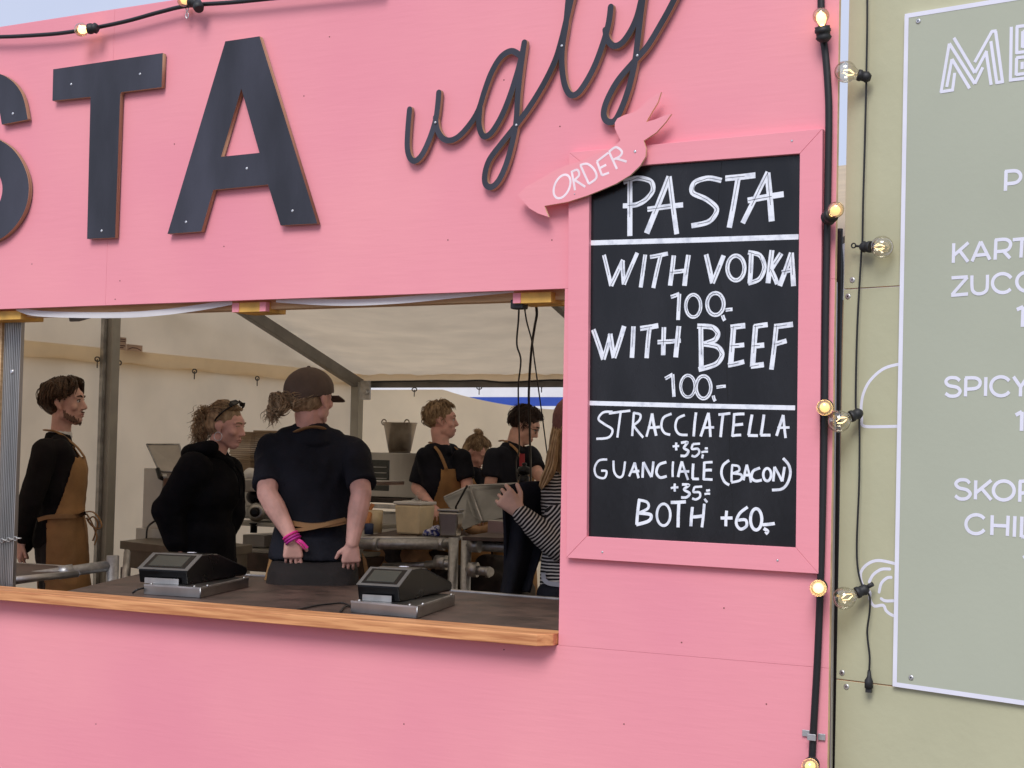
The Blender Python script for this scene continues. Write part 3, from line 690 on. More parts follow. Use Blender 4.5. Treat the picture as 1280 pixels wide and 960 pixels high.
gtext([[(135,720),(228,714)],[(226,716),(138,816)],[(133,820),(230,812)],[(252,706),(252,765),(258,795),(280,810),(312,808),(335,790),(340,760),(341,702)],arc(427,750,58,54,-32,-322,16),arc(566,742,58,54,-32,-322,16)], S, 1160, 190, .0092, 'letters ZUCC')
gtext([[(508,902),(545,885)],[(545,885),(541,1000)]], S, 1160, 190, .010, 'price digit 1 under the second dish')
S = 3.556
gtext([[(142,92),(125,80),(95,80),(80,95),(92,113),(130,122),(143,140),(128,158),(98,160),(78,148)],[(169,80),(167,162)],[(165,80),(210,80),(230,92),(230,112),(212,126),(168,130)],[(258,76),(256,160)],arc(325,117,45,42,-35,-325,16),[(380,74),(412,120)],[(446,70),(412,120)],[(412,120),(411,162)]], S, 1160, 450, .0093, 'letters SPICY')
gtext([[(390,245),(418,230)],[(418,230),(416,315)]], S, 1160, 450, .010, 'price digit 1 under SPICY')
gtext([[(186,548),(170,534),(140,534),(124,550),(138,568),(172,577),(188,595),(172,615),(142,617),(121,603)],[(213,535),(211,620)],[(282,535),(214,590)],[(240,572),(282,622)],('o',337,580,46,42),[(410,538),(408,630)],[(405,540),(450,540),(468,555),(460,580),(430,590),(408,592)]], S, 1160, 450, .0093, 'letters SKOR')
gtext([arc(214,730,45,42,-35,-325,16),[(286,690),(284,778)],[(357,692),(353,782)],[(286,735),(355,738)],[(387,694),(384,786)],[(418,696),(415,788)],[(415,785),(460,788)]], S, 1160, 450, .0093, 'letters CHIL')
gtext([[(424,880),(450,864)],[(450,864),(449,940)]], S, 1160, 450, .010, 'price digit 1 under the lowest dish')

# thin festoon cable with clear globe bulbs
s3 = empty('string_lights', G(1078,300,.02), 'thin black festoon cable with clear globe bulbs down the green stall wall', 'string lights')
b = bmn(); tube(b, catmull([G(x, y, .022) for x, y in ((1084,-40),(1084,30),(1083,90),(1083,97),(1081,180),(1079,250),(1078,303),(1077,312),(1072,400),(1070,470),(1070,512),(1074,520),(1074,600),(1071,680),(1073,715),(1080,737),(1087,745),(1087,765),(1084,790),(1087,820),(1086.5,838))], 6), .0029, 8); obj('cable', b, m_cable, s3, smooth=True)
def gb_(bp, tp, r, lift=.0, nm=None):
    bulb(s3, G(bp[0], bp[1], .03), G(tp[0], tp[1], .03+lift), r, False, sock=.028, sr=.0165)
gb_((1086,97), (1062,91), .031, .03); gb_((1078,308.5), (1118,309), .0315, .02); gb_((1075,516), (1048,527), .0315, .05); gb_((1083,736), (1050,750), .0315, .05)
def ring(c, r_, n=GN):
    u = n.orthogonal().normalized(); v = n.cross(u); b = bmn(); tube(b, [c+u*r_*math.cos(a)+v*r_*math.sin(a) for a in [i*math.pi/8 for i in range(17)]], .0021, 6, caps=False); return b
obj('hanging_ring', ring(G(1067,307,.025), .0065), m_rubber, s3, smooth=True); b = bmn(); tube(b, [G(1069.5,307.5,.025),G(1078,308,.028)], .0035, 6); obj('hanging_arm', b, m_rubber, s3)
b = bmn(); tube(b, [G(1082,735,.03),G(1091,730,.03)], [.006,.0065], 8); obj('hanging_arm', b, m_rubber, s3)
b = bmn(); q = [G(1086.5,838,.022), G(1086.5,846,.022), G(1086,851,.022), G(1086,860,.022)]; tube(b, q, [.0045,.0065,.012,.012], 10); box(b, q[3]-V((.008,.006,.012)), q[3]+V((.008,.006,0))); obj('plug', b, m_rubber, s3)

# grey upright and black cable bundle in the gap between the stalls
b = bmn(); p0 = P(1044,640,.10); 
box(b, (P(1040,640,.10).x-.03,.04,0), (P(1043.2,640,.05).x,.058,P(1050,352,.05).z)); obj('gap_post', b, m_alu, label='grey aluminium upright in the gap between pink and green stalls', cat='post', bevel=.002, origin=(p0.x,.05,0))
b = bmn(); tube(b, catmull([P(1050,286,.16),P(1049,330,.16),P(1047.5,420,.17),P(1046.5,560,.16),P(1045,700,.17),P(1042,980,.17)],6), .009, 8); tube(b, catmull([P(1047,292,.2),P(1051,330,.19),P(1049,400,.2),P(1047,520,.2)],5), .009, 8)
obj('cable_bundle', b, m_cable, label='black cables hanging behind the gap between the two stalls', cat='cables', smooth=True, origin=P(1047,980,.17))

# ================================================================== TENT
TX0, TX1, TY0, TY1, ZE, SL = -6.78, -1.36, .20, 6.0, 2.146, .298
YR = 3.1; ZR = ZE+SL*(TY1-YR)
tent = empty('marquee_tent', (TX0,TY1,0), 'white marquee tent with grey frame sheltering the kitchen behind the hatch', 'tent')
def sheet(fn, nu, nv, name, m, label=None, par=tent, thick=0):
    b = bmn(); gr = [[b.verts.new(fn(i/nu, j/nv)) for j in range(nv+1)] for i in range(nu+1)]
    for i in range(nu):
        for j in range(nv): b.faces.new((gr[i][j],gr[i+1][j],gr[i+1][j+1],gr[i][j+1])).smooth = True
    return obj(name, b, m, par, label=label, recalc=False)
def wrk(x, y, z, a, s): return a*(noise.noise(V((x,y,z))*s)+.5*noise.noise(V((x,y,z))*s*2.3))
bay = -4.25
def roof_back(u, v):
    x = TX0+(TX1-TX0)*u; y = YR+(TY1+.05-YR)*v
    s = 1-abs(((x-TX0)%(bay-TX0))/(bay-TX0)*2-1); sag = -.07*s*math.sin(math.pi*min(1,v))
    edge_pull = .02*math.exp(-((v-1)*9)**2)*noise.noise(V((x*9,v*3,0)))
    dg = .008*math.exp(-min(s,1)*5)*math.sin((y*2.2+s*3)*14)
    return V((x, y, ZR-(y-YR)*SL+.035+sag+edge_pull+dg+wrk(x*.6,y*2.5,0,.008,2)))
def roof_front(u, v):
    x = TX0+(TX1-TX0)*u; y = YR-(YR-TY0+.02)*v
    return V((x, y, ZR-(YR-y)*SL+.035+wrk(x,y,3,.01,2)))
sheet(roof_back, 110, 60, 'roof_cloth', m_roofc); sheet(roof_front, 40, 24, 'roof_cloth', m_roofc)
for X, nm in ((TX0-.04,'a'),(TX1+.02,'b')):
    def gable(u, v, X=X):
        y = TY0+(TY1-TY0)*u; zt = ZR-abs(y-YR)*SL+.03
        return V((X+wrk(0,y,v*2,.02,1.3), y, ZE-.03+(zt-ZE+.03)*v))
    sheet(gable, 60, 12, 'gable_cloth', m_canvas if X < -4 else m_outcanvas)
def curtain_left(u, v):
    y = TY0+(TY1-TY0)*u; zt = ZE-.012; s = abs(((y-.25)/.62)%1-.5)*2
    zt += -.018*(1-s)
    z = .05+(zt-.05)*v; k = math.exp(-(1-v)*5)
    return V((TX0+.012+.03*noise.noise(V((0,y*1.1,z*.6)))+.02*k*(s-.5)+.012*noise.noise(V((3,y*3.5+z*2,z*1.2))), y, z))
sheet(curtain_left, 120, 60, 'side_curtain', m_canvas)
def hemband(u, v):
    y = TY0+(TY1-TY0)*u; return V((TX0+.022+.008*v+.006*noise.noise(V((0,y*3,v))), y, ZE-.02+.085*v-.012*(1-abs(((y-.25)/.62)%1-.5)*2)*(1-v)))
sheet(hemband, 100, 3, 'hem_band', mat('canvas_hem', (.93,.78,.56), .8, var=.02, trans=.82))
def curtain_right(u, v):
    y = TY0+(TY1-TY0)*u; return V((TX1-.02+.02*noise.noise(V((0,y*2,v))), y, .05+(ZE-.05)*v))
sheet(curtain_right, 30, 10, 'side_curtain', m_canvas)
# back curtain with its sagging top edge at the right
yc = TY1-.03
A0, A1, A2, A3 = P(556,487,yc), P(620,502,yc), P(660,508.5,yc), P(707,512,yc)
def backtop(x):
    if x < A0.x: return A0.z+.0
    t = (x-A0.x)/(A3.x-A0.x)
    if t < 2.2: return A0.z + (A3.z-A0.z)*math.sin(min(1, t)*math.pi/2)**.85 if t < 1 else A3.z
    return A3.z
def curtain_back(u, v):
    x = TX0+(TX1-TX0)*u; zt = backtop(x)
    z = .05+(zt-.05)*v
    return V((x, yc+.03*noise.noise(V((x*1.3,0,z*.6)))+.012*noise.noise(V((x*3.5,2,z*2))), z))
sheet(curtain_back, 120, 40, 'back_curtain', mat('back_canvas', (.92,.735,.475), .8, var=.04, scale=2.5, bump=.8, bscale=5, trans=.88))
def valb(u, v):
    x = TX0+(TX1-TX0)*u; zt = ZE+.06
    s = abs(((x-TX0)/.9)%1-.5)*2
    zb = P(600,484,yc).z-.012*(1-s)+.008 ; x_=x
    return V((x, yc-.02-.008*v+.01*noise.noise(V((x*4,0,v))), zb+(zt-zb)*v))
sheet(valb, 80, 4, 'eave_valance', m_canvas)
# frame members
def bar(p, q, wx, wy, name='frame_beam', m=m_beam, up=(0,0,1)):
    p = V(p); q = V(q); t = (q-p).normalized(); s = t.cross(V(up)).normalized(); n_ = s.cross(t)
    b = bmn(); pts = []
    for e in (p, q): pts += [e-s*wx/2-n_*wy/2, e+s*wx/2-n_*wy/2, e+s*wx/2+n_*wy/2, e-s*wx/2+n_*wy/2]
    hexa(b, pts); return obj(name, b, m, tent, bevel=.004)
def post(x, y, z, m=m_beam, w_=.075):
    b = bmn(); box(b, (x-w_/2,y-w_/2,.0), (x+w_/2,y+w_/2,z)); obj('frame_post', b, m, tent, bevel=.006)
m_postl = mat('post_light_grey', (.36,.35,.31), .5, .25, var=.05)
post(TX0+.07, TY1-.10, ZE-.01, m_postl); post(TX1-.08, TY1-.10, ZE); post(TX1-.09, TY0+.06, ZE); post(TX0+.07, TY0+.06, ZE)
b = bmn(); yp = P(135,500,0) ; 
pc = PX(138,560,TX0+.10)
b = bmn(); box(b, (TX0+.045,pc.y-.03,0), (TX0+.115,pc.y+.045,ZR-.08)); obj('frame_post', b, m_postl, tent, bevel=.006)
b = bmn(); box(b, (TX0+.05,pc.y-.065,0), (TX0+.075,pc.y-.035,ZR-.08)); obj('post_keder_rail', b, m_alud, tent)
for X in (TX0+.07, bay, TX1-.09):
    bar((X,TY1-.05,ZE-.03),(X,YR,ZR-.03),.055,.085); bar((X,YR,ZR-.03),(X,TY0,ZE-.03),.055,.085)
bar((TX0+.07,TY1-.06,ZE-.028),(TX1-.09,TY1-.06,ZE-.028),.05,.045,m=m_beam); bar((TX0+.07,YR,ZR-.04),(TX1-.09,YR,ZR-.04),.05,.05); 
# eave cable clipped along the back beam
b = bmn(); rr = random.Random(5); pts = []
for i in range(26): pts.append(V((TX0+.2+i*.2, TY1-.11, ZE-.005+rr.uniform(-.012,.006))))
tube(b, catmull(pts,4), .008, 6); obj('eave_cable', b, m_cable, tent, smooth=True)
# corner bracket and hooks
b = bmn(); c = P(457,487,TY1-.16); box(b, (c.x-.045,c.y-.01,c.z-.08), (c.x+.045,c.y+.01,c.z+.07)); tube(b, [c+V((.02,-.0,-.02)), c+V((.02,-.05,-.02))], .02, 10); obj('corner_bracket', b, m_galv, tent, bevel=.003)
def hook(p, n):
    b = bmn(); n = V(n); s = V((0,0,1)).cross(n)
    pts = [p+s*(.022*math.cos(a))+V((0,0,.014*math.sin(a)))+n*.012 for a in [i*math.pi/5 for i in range(11)]]
    tube(b, pts, .0045, 6, caps=False); tube(b, [p+n*.012, p+n*.012-V((0,0,.055))], .004, 5); obj('curtain_hook', b, mat('hook_dark',(.08,.07,.06),.5), tent)
for q in ((120,450),(147,454.5),(241.5,465),(320,474)): hook(PX(q[0], q[1]-1, TX0+.03), (1,0,0))
for q in ((519,487),(600,484.5),(678,481.5)): hook(P(q[0], q[1], yc-.03), (0,-1,0))
# two small notices on the gable cloth
def notice(x0,y0,x1,y1,lab, lines):
    X = TX0-.01; a = PX(x0,y0,X); c = PX(x1,y1,X)
    r = empty('notice', (X,a.y,a.z), lab, 'notice', 'small printed notices on the tent cloth')
    b = bmn(); box(b, (X,a.y,c.z), (X+.002,c.y,a.z)); obj('sheet', b, mat('notice_paper',(.50,.36,.28),.7), r)
    b = bmn()
    for (u0,v0,u1,v1) in lines:
        p = V((X+.0025, a.y+(c.y-a.y)*u0, a.z+(c.z-a.z)*v0)); q = V((X+.0025, a.y+(c.y-a.y)*u1, a.z+(c.z-a.z)*v1)); ribbon(b, [p,q], .006, (1,0,0), caps=False)
    obj('print', b, mat('notice_print',(.10,.05,.05),.7), r, recalc=False)
notice(147,421,157,443,'tall small printed notice on the tent gable beside the grey centre post', [(.2,.12,.9,.12),(.2,.24,.9,.24),(.2,.5,.9,.5),(.2,.62,.7,.62),(.2,.8,.9,.8)])
notice(158,430,177.5,446,'wide small notice with a tent diagram on the tent gable cloth', [(.1,.45,.35,.28),(.35,.28,.65,.28),(.65,.28,.9,.45),(.12,.68,.88,.68),(.18,.82,.8,.82)])

# the neighbouring marquee seen over the sagging back curtain
nb = empty('marquee_tent', (-6,9,0), 'white marquee with a blue stripe seen over the sagging back curtain', 'tent')
def nroof(z0, z1, m, name):
    b = bmn(); y0 = 9.5; 
    for (a, c) in ((z0, z1),): 
        v = [b.verts.new(p) for p in ((-11,y0,a),(0,y0,a),(0,y0+.0,c),(-11,y0,c))]; b.faces.new(v)
        v2 = [b.verts.new(p) for p in ((-11,y0+.04,a),(0,y0+.04,a),(0,y0+.04,c),(-11,y0+.04,c))]; b.faces.new(v2)
        for i in range(4): b.faces.new((v[i],v[(i+1)%4],v2[(i+1)%4],v2[i]))
    obj(name, b, m, nb)
zs1 = P(650,496.5,9.5).z; zs0 = P(650,507.5,9.5).z
nroof(.02, zs0, m_outcanvas, 'wall_cloth'); nroof(zs0+.002, zs1, m_blue, 'stripe_cloth'); nroof(zs1+.002, 2.6, m_outcanvas, 'fascia_cloth')
b = bmn(); prism(b, [(-11,9.45,2.602),(0,9.45,2.602),(0,12,3.5),(-11,12,3.5)], (0,.0,.03)); obj('roof_cloth', b, m_outcanvas, nb)

# ================================================================== COUNTER AND FURNITURE
ZC = ZJ+.030   # deck level
FLOOR = .10
cnt = empty('serving_counter', P(400,760,.3)*1 - V((0,0,1.0)), 'dark brown stage deck counter with aluminium edge behind the pine ledge', 'counter')
c0 = PZ(60,742,ZC); c1 = PZ(190,713.5,ZC); c2 = PZ(313,719.5,ZC); c3 = PZ(703,750,ZC)
pd = [V((c0.x,.075,ZC)), V((XO+.7,.075,ZC)), V((XO+.7,c3.y,ZC)), c3, c2, c1]
pd = [V((p.x,p.y,ZC)) for p in pd]
b = bmn(); prism(b, pd, (0,0,-.018)); obj('deck_top', b, m_brown, cnt)
b = bmn(); q = [c1, c2, c3, V((XO+.7,c3.y,ZC))]
for a, c in zip(q, q[1:]):
    t = (c-a).normalized(); s = V((-t.y,t.x,0))
    hexa(b, [a+V((0,0,-.07)), c+V((0,0,-.07)), c+s*.03+V((0,0,-.07)), a+s*.03+V((0,0,-.07)), a+V((0,0,.006)), c+V((0,0,.006)), c+s*.03+V((0,0,.006)), a+s*.03+V((0,0,.006))])
obj('edge_rail', b, m_alu, cnt, bevel=.002)
for x, y in ((c1.x+.1,c1.y-.1),(c3.x,c3.y-.1),(c2.x,c2.y-.06),(c1.x+.05,.2),(XO+.5,.2)):
    b = bmn(); tube(b, [(x,y,0),(x,y,ZC-.02)], .024, 12); obj('leg', b, m_galv, cnt)
b = bmn(); tube(b, catmull([PZ(166,741,ZC+.006),PZ(172,737,ZC+.02),PZ(182,735,ZC+.016),PZ(190,737,ZC+.006)],6), .004, 6)
obj('power_cable', b, m_cable, label='short black cable lying on the counter by the left terminal', cat='cable', origin=PZ(166,741,ZC))
b = bmn(); tube(b, catmull([PZ(372,762,ZC+.005),PZ(395,757,ZC+.005),PZ(412,755,ZC+.006),PZ(430,754,ZC+.005),PZ(441,760,ZC+.005)],6), .0035, 6); tube(b, catmull([PZ(425,765,ZC+.005),PZ(430,759,ZC+.006),PZ(440,756,ZC+.006)],6), .0035, 6)
obj('power_cable', b, m_cable, label='thin black cables lying on the counter left of the right terminal', cat='cable', origin=PZ(400,757,ZC))

def terminal(c_fl, c_fr, c_br, hb, A_, B_, C_, D_, nm1, nm2):
    zt = ZC+hb
    fl, fr, br = PZ(*c_fl, zt), PZ(*c_fr, zt), PZ(*c_br, zt); blk = fl+(br-fr)
    r = empty('metal_box', V((fl.x,fl.y,ZC)), nm1, 'metal box', 'steel boxes carrying the payment terminals')
    b = bmn(); dn = V((0,0,-hb+.001)); hexa(b, [fl+dn, fr+dn, br+dn, blk+dn, fl, fr, br, blk]); obj('case', b, m_steel, r, bevel=.001)
    b = bmn()
    for a, c in ((fl,fr),(fr,br)):
        t = (c-a).normalized(); s = V((t.y,-t.x,0)); hexa(b, [a+s*.0015+V((0,0,-.003)), c+s*.0015+V((0,0,-.003)), c-s*.006+V((0,0,-.003)), a-s*.006+V((0,0,-.003)), a+s*.0015+V((0,0,.003)), c+s*.0015+V((0,0,.003)), c-s*.006+V((0,0,.003)), a-s*.006+V((0,0,.003))])
    tube(b, [fr+V((0,-.001,.002)), fr+V((0,-.001,-hb+.002))], .003, 6)
    obj('edge_trim', b, m_alu, r)
    for k in (.12,.5,.88):
        for a, c in ((fl,fr),(fr,br)):
            if k == .5: continue
            p = a+(c-a)*k; b = bmn(); lathe(b, p+V((0,.004,0)), (0,0,1), [(0,.005),(.007,.005),(.009,.003)], 8); obj('rivet', b, m_alu, r)
    # terminal
    a0, b0, c0_, d0 = PZ(*A_, zt), PZ(*B_, zt), PZ(*C_, zt), PZ(*D_, zt)
    t = empty('payment_terminal', V((a0.x,a0.y,zt)), nm2, 'payment terminal', 'black payment terminals on the serving counter')
    fwd = (d0-b0); Ld = fwd.length; fwd.normalize(); wv = (a0-b0); wv -= fwd*wv.dot(fwd); Wd = wv.length; wv.normalize()
    def prof(L, x0, w0, name, m, bev=.004):
        b = bmn(); prism(b, [b0+wv*x0+fwd*u+V((0,0,z_+.0015)) for u, z_ in L], wv*w0); return obj(name, b, m, t, bevel=bev)
    k = Ld/.33
    prof([(.012,.0),(-.002*1,.05),(.07*k,.102),(.135*k,.104),(.135*k,.0)], 0, Wd, 'screen_housing', m_black)
    prof([(.13*k,.0),(.13*k,.102),(.165*k,.100),(Ld-.01,.035),(Ld,.022),(Ld-.01,0)], .004, Wd*1.02, 'printer_cover', m_black, .008)
    # tilted face
    s0 = b0+fwd*(-.002)+V((0,0,.0515)); s1_ = b0+fwd*(.07*k)+V((0,0,.1035)); dv = (s1_-s0); nn = dv.normalized().cross(-wv).normalized()
    if nn.z < 0: nn = -nn
    def face(u0,u1,v0,v1,h,name,m,par=None):
        b = bmn(); P4 = [s0+wv*Wd*u+dv*v+nn*.0005 for u, v in ((u0,v0),(u1,v0),(u1,v1),(u0,v1))]; prism(b, P4, nn*h); return obj(name, b, m, par or t, bevel=.001)
    bz = face(-.02,1.02,.0,1.03,.003,'bezel', m_greyp); face(.07,.93,.1,.93,.0042,'screen_surround', m_black, bz); face(.17,.85,.2,.84,.0048,'screen', m_screen, bz)
    b = bmn(); p = b0+fwd*(.155*k)+wv*Wd*.55+V((0,0,.107)); 
    hexa(b, [p+fwd*u+wv*v+V((0,0,z_)) for z_ in (-.008,-.002) for u, v in ((-.012,-.016),(.008,-.016),(.008,.014),(-.012,.014))]); obj('label_sticker', b, m_gwhite, t)
    b = bmn(); p = b0+wv*Wd*.15-fwd*.006
    hexa(b, [p+wv*u+fwd*v+V((0,0,z_)) for z_ in (.001,.022) for u, v in ((0,0),(Wd*.7,0),(Wd*.7,.004),(0,.004))]); obj('metal_tab', b, m_alu, t)
z7 = lambda x, y: (160+x/4.571, 660+y/4.571)
z8 = lambda x, y: (430+x/4.414, 660+y/4.414)
terminal(z7(92,325), z7(415,345), z7(690,285), .036, z7(205,292), z7(335,327), z7(500,305), z7(690,272), 'flat steel box under the left payment terminal', 'black payment terminal with tilted screen in front of the woman in the hoodie')
terminal(z8(38,405), z8(405,437), z8(612,368), .038, z8(160,382), z8(300,412), z8(460,388), z8(606,350), 'flat steel box under the right payment terminal', 'black payment terminal with tilted screen to the right of the man in the cap')

# fluted aluminium post at the left of the hatch with chain
fp = empty('fluted_post', (P(12,600,.16).x,.16,0), 'fluted aluminium post with a chain and a bolt at the left of the hatch', 'post')
xa, xb = P(2,560,.144).x, P(22,560,.144).x; zt = P(15,398,.14).z
b = bmn(); box(b, (xa,.144,0), (xb,.160,zt)); nfl = 9; wdt = (xb-xa)
for i in range(nfl+1):
    x = xa+wdt*i/nfl; h = .006
    box(b, (x-wdt/nfl*.24+.001,.144-h,0), (x+wdt/nfl*.24,.1445,zt))
obj('profile', b, m_alu, fp, bevel=.0012)
b = bmn(); lathe(b, P(15.5,464.5,.14), (0,-1,0), [(-.004,.009),(.003,.009),(.006,.006)], 12); obj('bolt', b, m_screw, fp)
b = bmn()
for i in range(8):
    c = P(-6+i*4.2, 677-i*.6, .13); vert = i % 2
    pts = [c+V((.011*math.cos(a), (.007*math.sin(a) if vert else 0), (0 if vert else .007*math.sin(a)))) for a in [j*math.pi/6 for j in range(13)]]
    tube(b, pts, .0024, 6, caps=False)
obj('chain', b, m_alud, fp, smooth=True)

# low stage deck and scaffold tubes at the left
ds = empty('stage_deck', P(60,715,1.5)*1, 'low aluminium framed deck with scaffold tube at the left behind the ledge', 'stage deck')
zd = PZ(60,706,1.05).z-.0
zd = 1.04
q = [PZ(18,703.5,zd), PZ(100,708.5,zd), PZ(96,714,zd), PZ(10,722,zd)]
b = bmn(); prism(b, [V((a.x,a.y,zd)) for a in q], (0,0,-.02)); obj('deck_top', b, m_brown, ds)
b = bmn()
for a, c in ((q[0],q[1]),(q[1],q[2]),(q[2],q[3])): tube(b, [a+V((0,0,-.012)), c+V((0,0,-.012))], .016, 6)
obj('edge_rail', b, m_alu, ds)
b = bmn(); ta, tb = PZ(0,733,1.0), P(138,708,1.15); ta = P(-10,728,.62); tb = P(137,707,1.02)
tube(b, [ta, tb], .024, 14); obj('tube', b, m_galv, ds, smooth=False)
b = bmn(); cc = ta+(tb-ta)*.62; dd = (tb-ta).normalized(); tube(b, [cc-dd*.03, cc+dd*.03], .03, 14); obj('coupler', b, m_galv, ds)
b = bmn(); pp = P(141,700,1.03); tube(b, [(pp.x,pp.y,0), (pp.x,pp.y,P(141,694.5,1.03).z)], .028, 14); obj('upright', b, m_galv, ds)
b = bmn(); box(b, (q[3].x-.2, q[3].y-.1, 0), (q[3].x-.15, q[3].y, zd-.03)); obj('leg', b, m_alu, ds)
b = bmn(); tube(b, [P(155,742,1.2), P(159,690,1.45)], .016, 8); obj('brace', b, m_alu, ds)

# steel work table at the far left wall
def table(name, lab, cat, pts_px, z, th, legs, m=m_steel, apron_h=.0, poly=None):
    q = poly or [PZ(x, y, z) for x, y in pts_px]; q = [V((p.x,p.y,z)) for p in q]
    r = empty(name, V((q[0].x,q[0].y,FLOOR)), lab, cat)
    b = bmn(); prism(b, q, (0,0,-th)); obj('top', b, m, r, bevel=.002)
    cx = sum((p for p in q), V((0,0,0)))/len(q)
    if apron_h:
        b = bmn(); qi = [cx+(p-cx)*.93 for p in q]; prism(b, [V((p.x,p.y,z-th-.001)) for p in qi], (0,0,-apron_h)); obj('apron_panel', b, m, r)
    for k in range(len(q)):
        p = cx+(q[k]-cx)*.9; b = bmn(); box(b, (p.x-.02,p.y-.02,FLOOR), (p.x+.02,p.y+.02,z-th-apron_h-.002)); obj('leg', b, m_alud, r)
    return r
za = 1.06
f1, f2 = PZ(150,676,za), PZ(206,682,za)
dep = V((-.22,.95,0)).normalized()*.55
table('steel_table', 'brownish steel table against the tent wall behind the woman in the hoodie', 'table', None, za, .045, 4, m=mat('dull_brown_steel',(.23,.20,.16),.45,.6,var=.1), apron_h=.10, poly=[f1, f1+(f2-f1)*1.9, f1+(f2-f1)*1.9+dep, f1+dep])

# ---- kitchen equipment along the left and back
def ibox(name, m, par, px0, px1, ytop, ybot, zd, depth, yaw=0., label=None, cat=None, group=None, bevel=.004, front=None):
    """box whose front face spans px0..px1 / ytop..ybot at distance zd"""
    a = PD(px0, ybot, zd); c = PD(px1, ybot, zd); e = (c-a); e.z = 0; wd = e.length*abs(1)
    u = V((math.cos(yaw), math.sin(yaw), 0)); n = V((-u.y, u.x, 0))
    dcam = V((ray(px1, ybot).x, ray(px1, ybot).y, 0)); d2 = c-CAM
    # width so that the right edge falls on px1
    vx, vy = d2.x, d2.y; den = u.x*vy-u.y*vx; wd = ((CAM.x-a.x)*vy-(CAM.y-a.y)*vx)/den
    h = PD(px0, ytop, zd).z-a.z
    b = bmn(); hexa(b, [a, a+u*wd, a+u*wd+n*depth, a+n*depth, a+V((0,0,h)), a+u*wd+V((0,0,h)), a+u*wd+n*depth+V((0,0,h)), a+n*depth+V((0,0,h))])
    o = obj(name, b, m, par, label=label, cat=cat, group=group, bevel=bevel, origin=tuple(a) if par is None else None)
    return a, u, n, wd, h
# white enamel cabinet with an open lidded appliance
cb = empty('enamel_cabinet', PD(178,668,9.2), 'white enamel cabinet with plinth by the tent wall behind the hoodie woman', 'cabinet')
a,u,n,wd,h = ibox('cabinet_body', m_fridge, cb, 177.5, 225, 585, 660, 9.0, .35)
b = bmn(); q0 = a+u*-.03-n*.02; hexa(b, [q0+V((0,0,-.20)), q0+u*(wd+.05)+V((0,0,-.20)), q0+u*(wd+.05)+n*.35+V((0,0,-.20)), q0+n*.35+V((0,0,-.20)), q0, q0+u*(wd+.05), q0+u*(wd+.05)+n*.35, q0+n*.35]); obj('plinth', b, m_fridge, cb, bevel=.004)
b = bmn(); box(b, (a.x+.02,a.y+.02,FLOOR), (a.x+wd-.02,a.y+.3,a.z-.21)); obj('base', b, m_fridge, cb)
lidt = empty('lidded_appliance', PD(200,600,8.9), 'appliance with a raised pale flat lid left of the hoodie woman', 'appliance')
LQ = [PD(183.5,555.5,9.05), PD(224,555.5,9.0), PD(232,590,8.8), PD(199,589,8.8)]
b = bmn(); nn = (LQ[1]-LQ[0]).cross(LQ[3]-LQ[0]).normalized()*.012; prism(b, LQ, nn); obj('lid', b, mat('pale_lid',(.40,.37,.32),.45), lidt, bevel=.003)
b = bmn(); tube(b, LQ[:]+[LQ[0]], .006, 6); obj('lid_frame', b, m_alud, lidt)
ibox('appliance_body', m_steel, lidt, 203, 300, 597, 612, 8.7, .4, yaw=.1)
b = bmn(); tube(b, [PD(197,586,8.78), PD(200,597,8.75), PD(204,598,8.7)], .014, 8); obj('hinge', b, m_black, lidt)
b = bmn(); tube(b, [PD(206,594,8.7), PD(203,640,8.9)], .012, 8); obj('strut', b, m_alud, lidt)
b = bmn(); tube(b, catmull([PD(183,673,8.9),PD(184,661,8.9),PD(188,655,8.8),PD(196,650,8.8)],5), .006, 6); obj('power_cable', b, m_cable, label='thin black cable hanging by the enamel cabinet', cat='cable', origin=PD(184,661,8.9))

# long steel bench behind the woman and the man in the cap
bn = empty('steel_bench', PD(320,690,9.3), 'steel bench with shelves between the hoodie woman and the man in the cap', 'bench')
ibox('worktop', m_steel, bn, 282, 440, 597, 602, 9.6, .6)
ibox('lower_shelf', mat('pale_shelf',(.42,.40,.35),.5), bn, 282, 440, 651, 656, 9.6, .55)
ibox('drawer_front', m_brown, bn, 282, 440, 690, 712, 9.55, .5)
ibox('base_shelf', mat('pale_shelf',(.42,.40,.35),.5), bn, 282, 440, 684, 689, 9.6, .55)
ibox('rail', m_alu, bn, 282, 440, 606, 609, 9.58, .02)
for px in (284, 434):
    q = PD(px,600,9.62); b = bmn(); box(b, (q.x-.02,q.y+.01,FLOOR), (q.x+.02,q.y+.05,q.z-.01)); obj('leg', b, m_alud, bn)
# stacks of brown boxes: each board edge is a piece
def boxstack(px0, px1, ytop, ybot, zd, lab, yaw, dep, nb_):
    r = empty('takeaway_box_stack', PD(px0,ybot,zd), lab, 'box stack', 'stacks of flat brown takeaway boxes')
    a = PD(px0,ybot,zd); H_ = PD(px0,ytop,zd).z-a.z; c = PD(px1,ybot,zd); wd = (c-a).length*.98; rr = random.Random(int(px0)); t = H_/nb_
    u = V((math.cos(yaw), math.sin(yaw), 0)); n = V((-u.y,u.x,0))
    for k in range(nb_):
        sh = rr.uniform(-.004,.004); f = 1-.0*k; z0 = t*k; o = a+u*(sh - .03*(k/nb_))+n*rr.uniform(-.004,.004)+V((0,0,z0))
        ww = wd*(.9+.12*k/nb_); b = bmn(); hexa(b, [o, o+u*ww, o+u*ww+n*dep, o+n*dep, o+V((0,0,t*.86)), o+u*ww+V((0,0,t*.86)), o+u*ww+n*dep+V((0,0,t*.86)), o+n*dep+V((0,0,t*.86))])
        obj('box', b, m_card, r)
boxstack(289, 318, 539, 596, 9.85, 'left stack of flat brown takeaway boxes beside the hoodie woman face', .3, .3, 22)
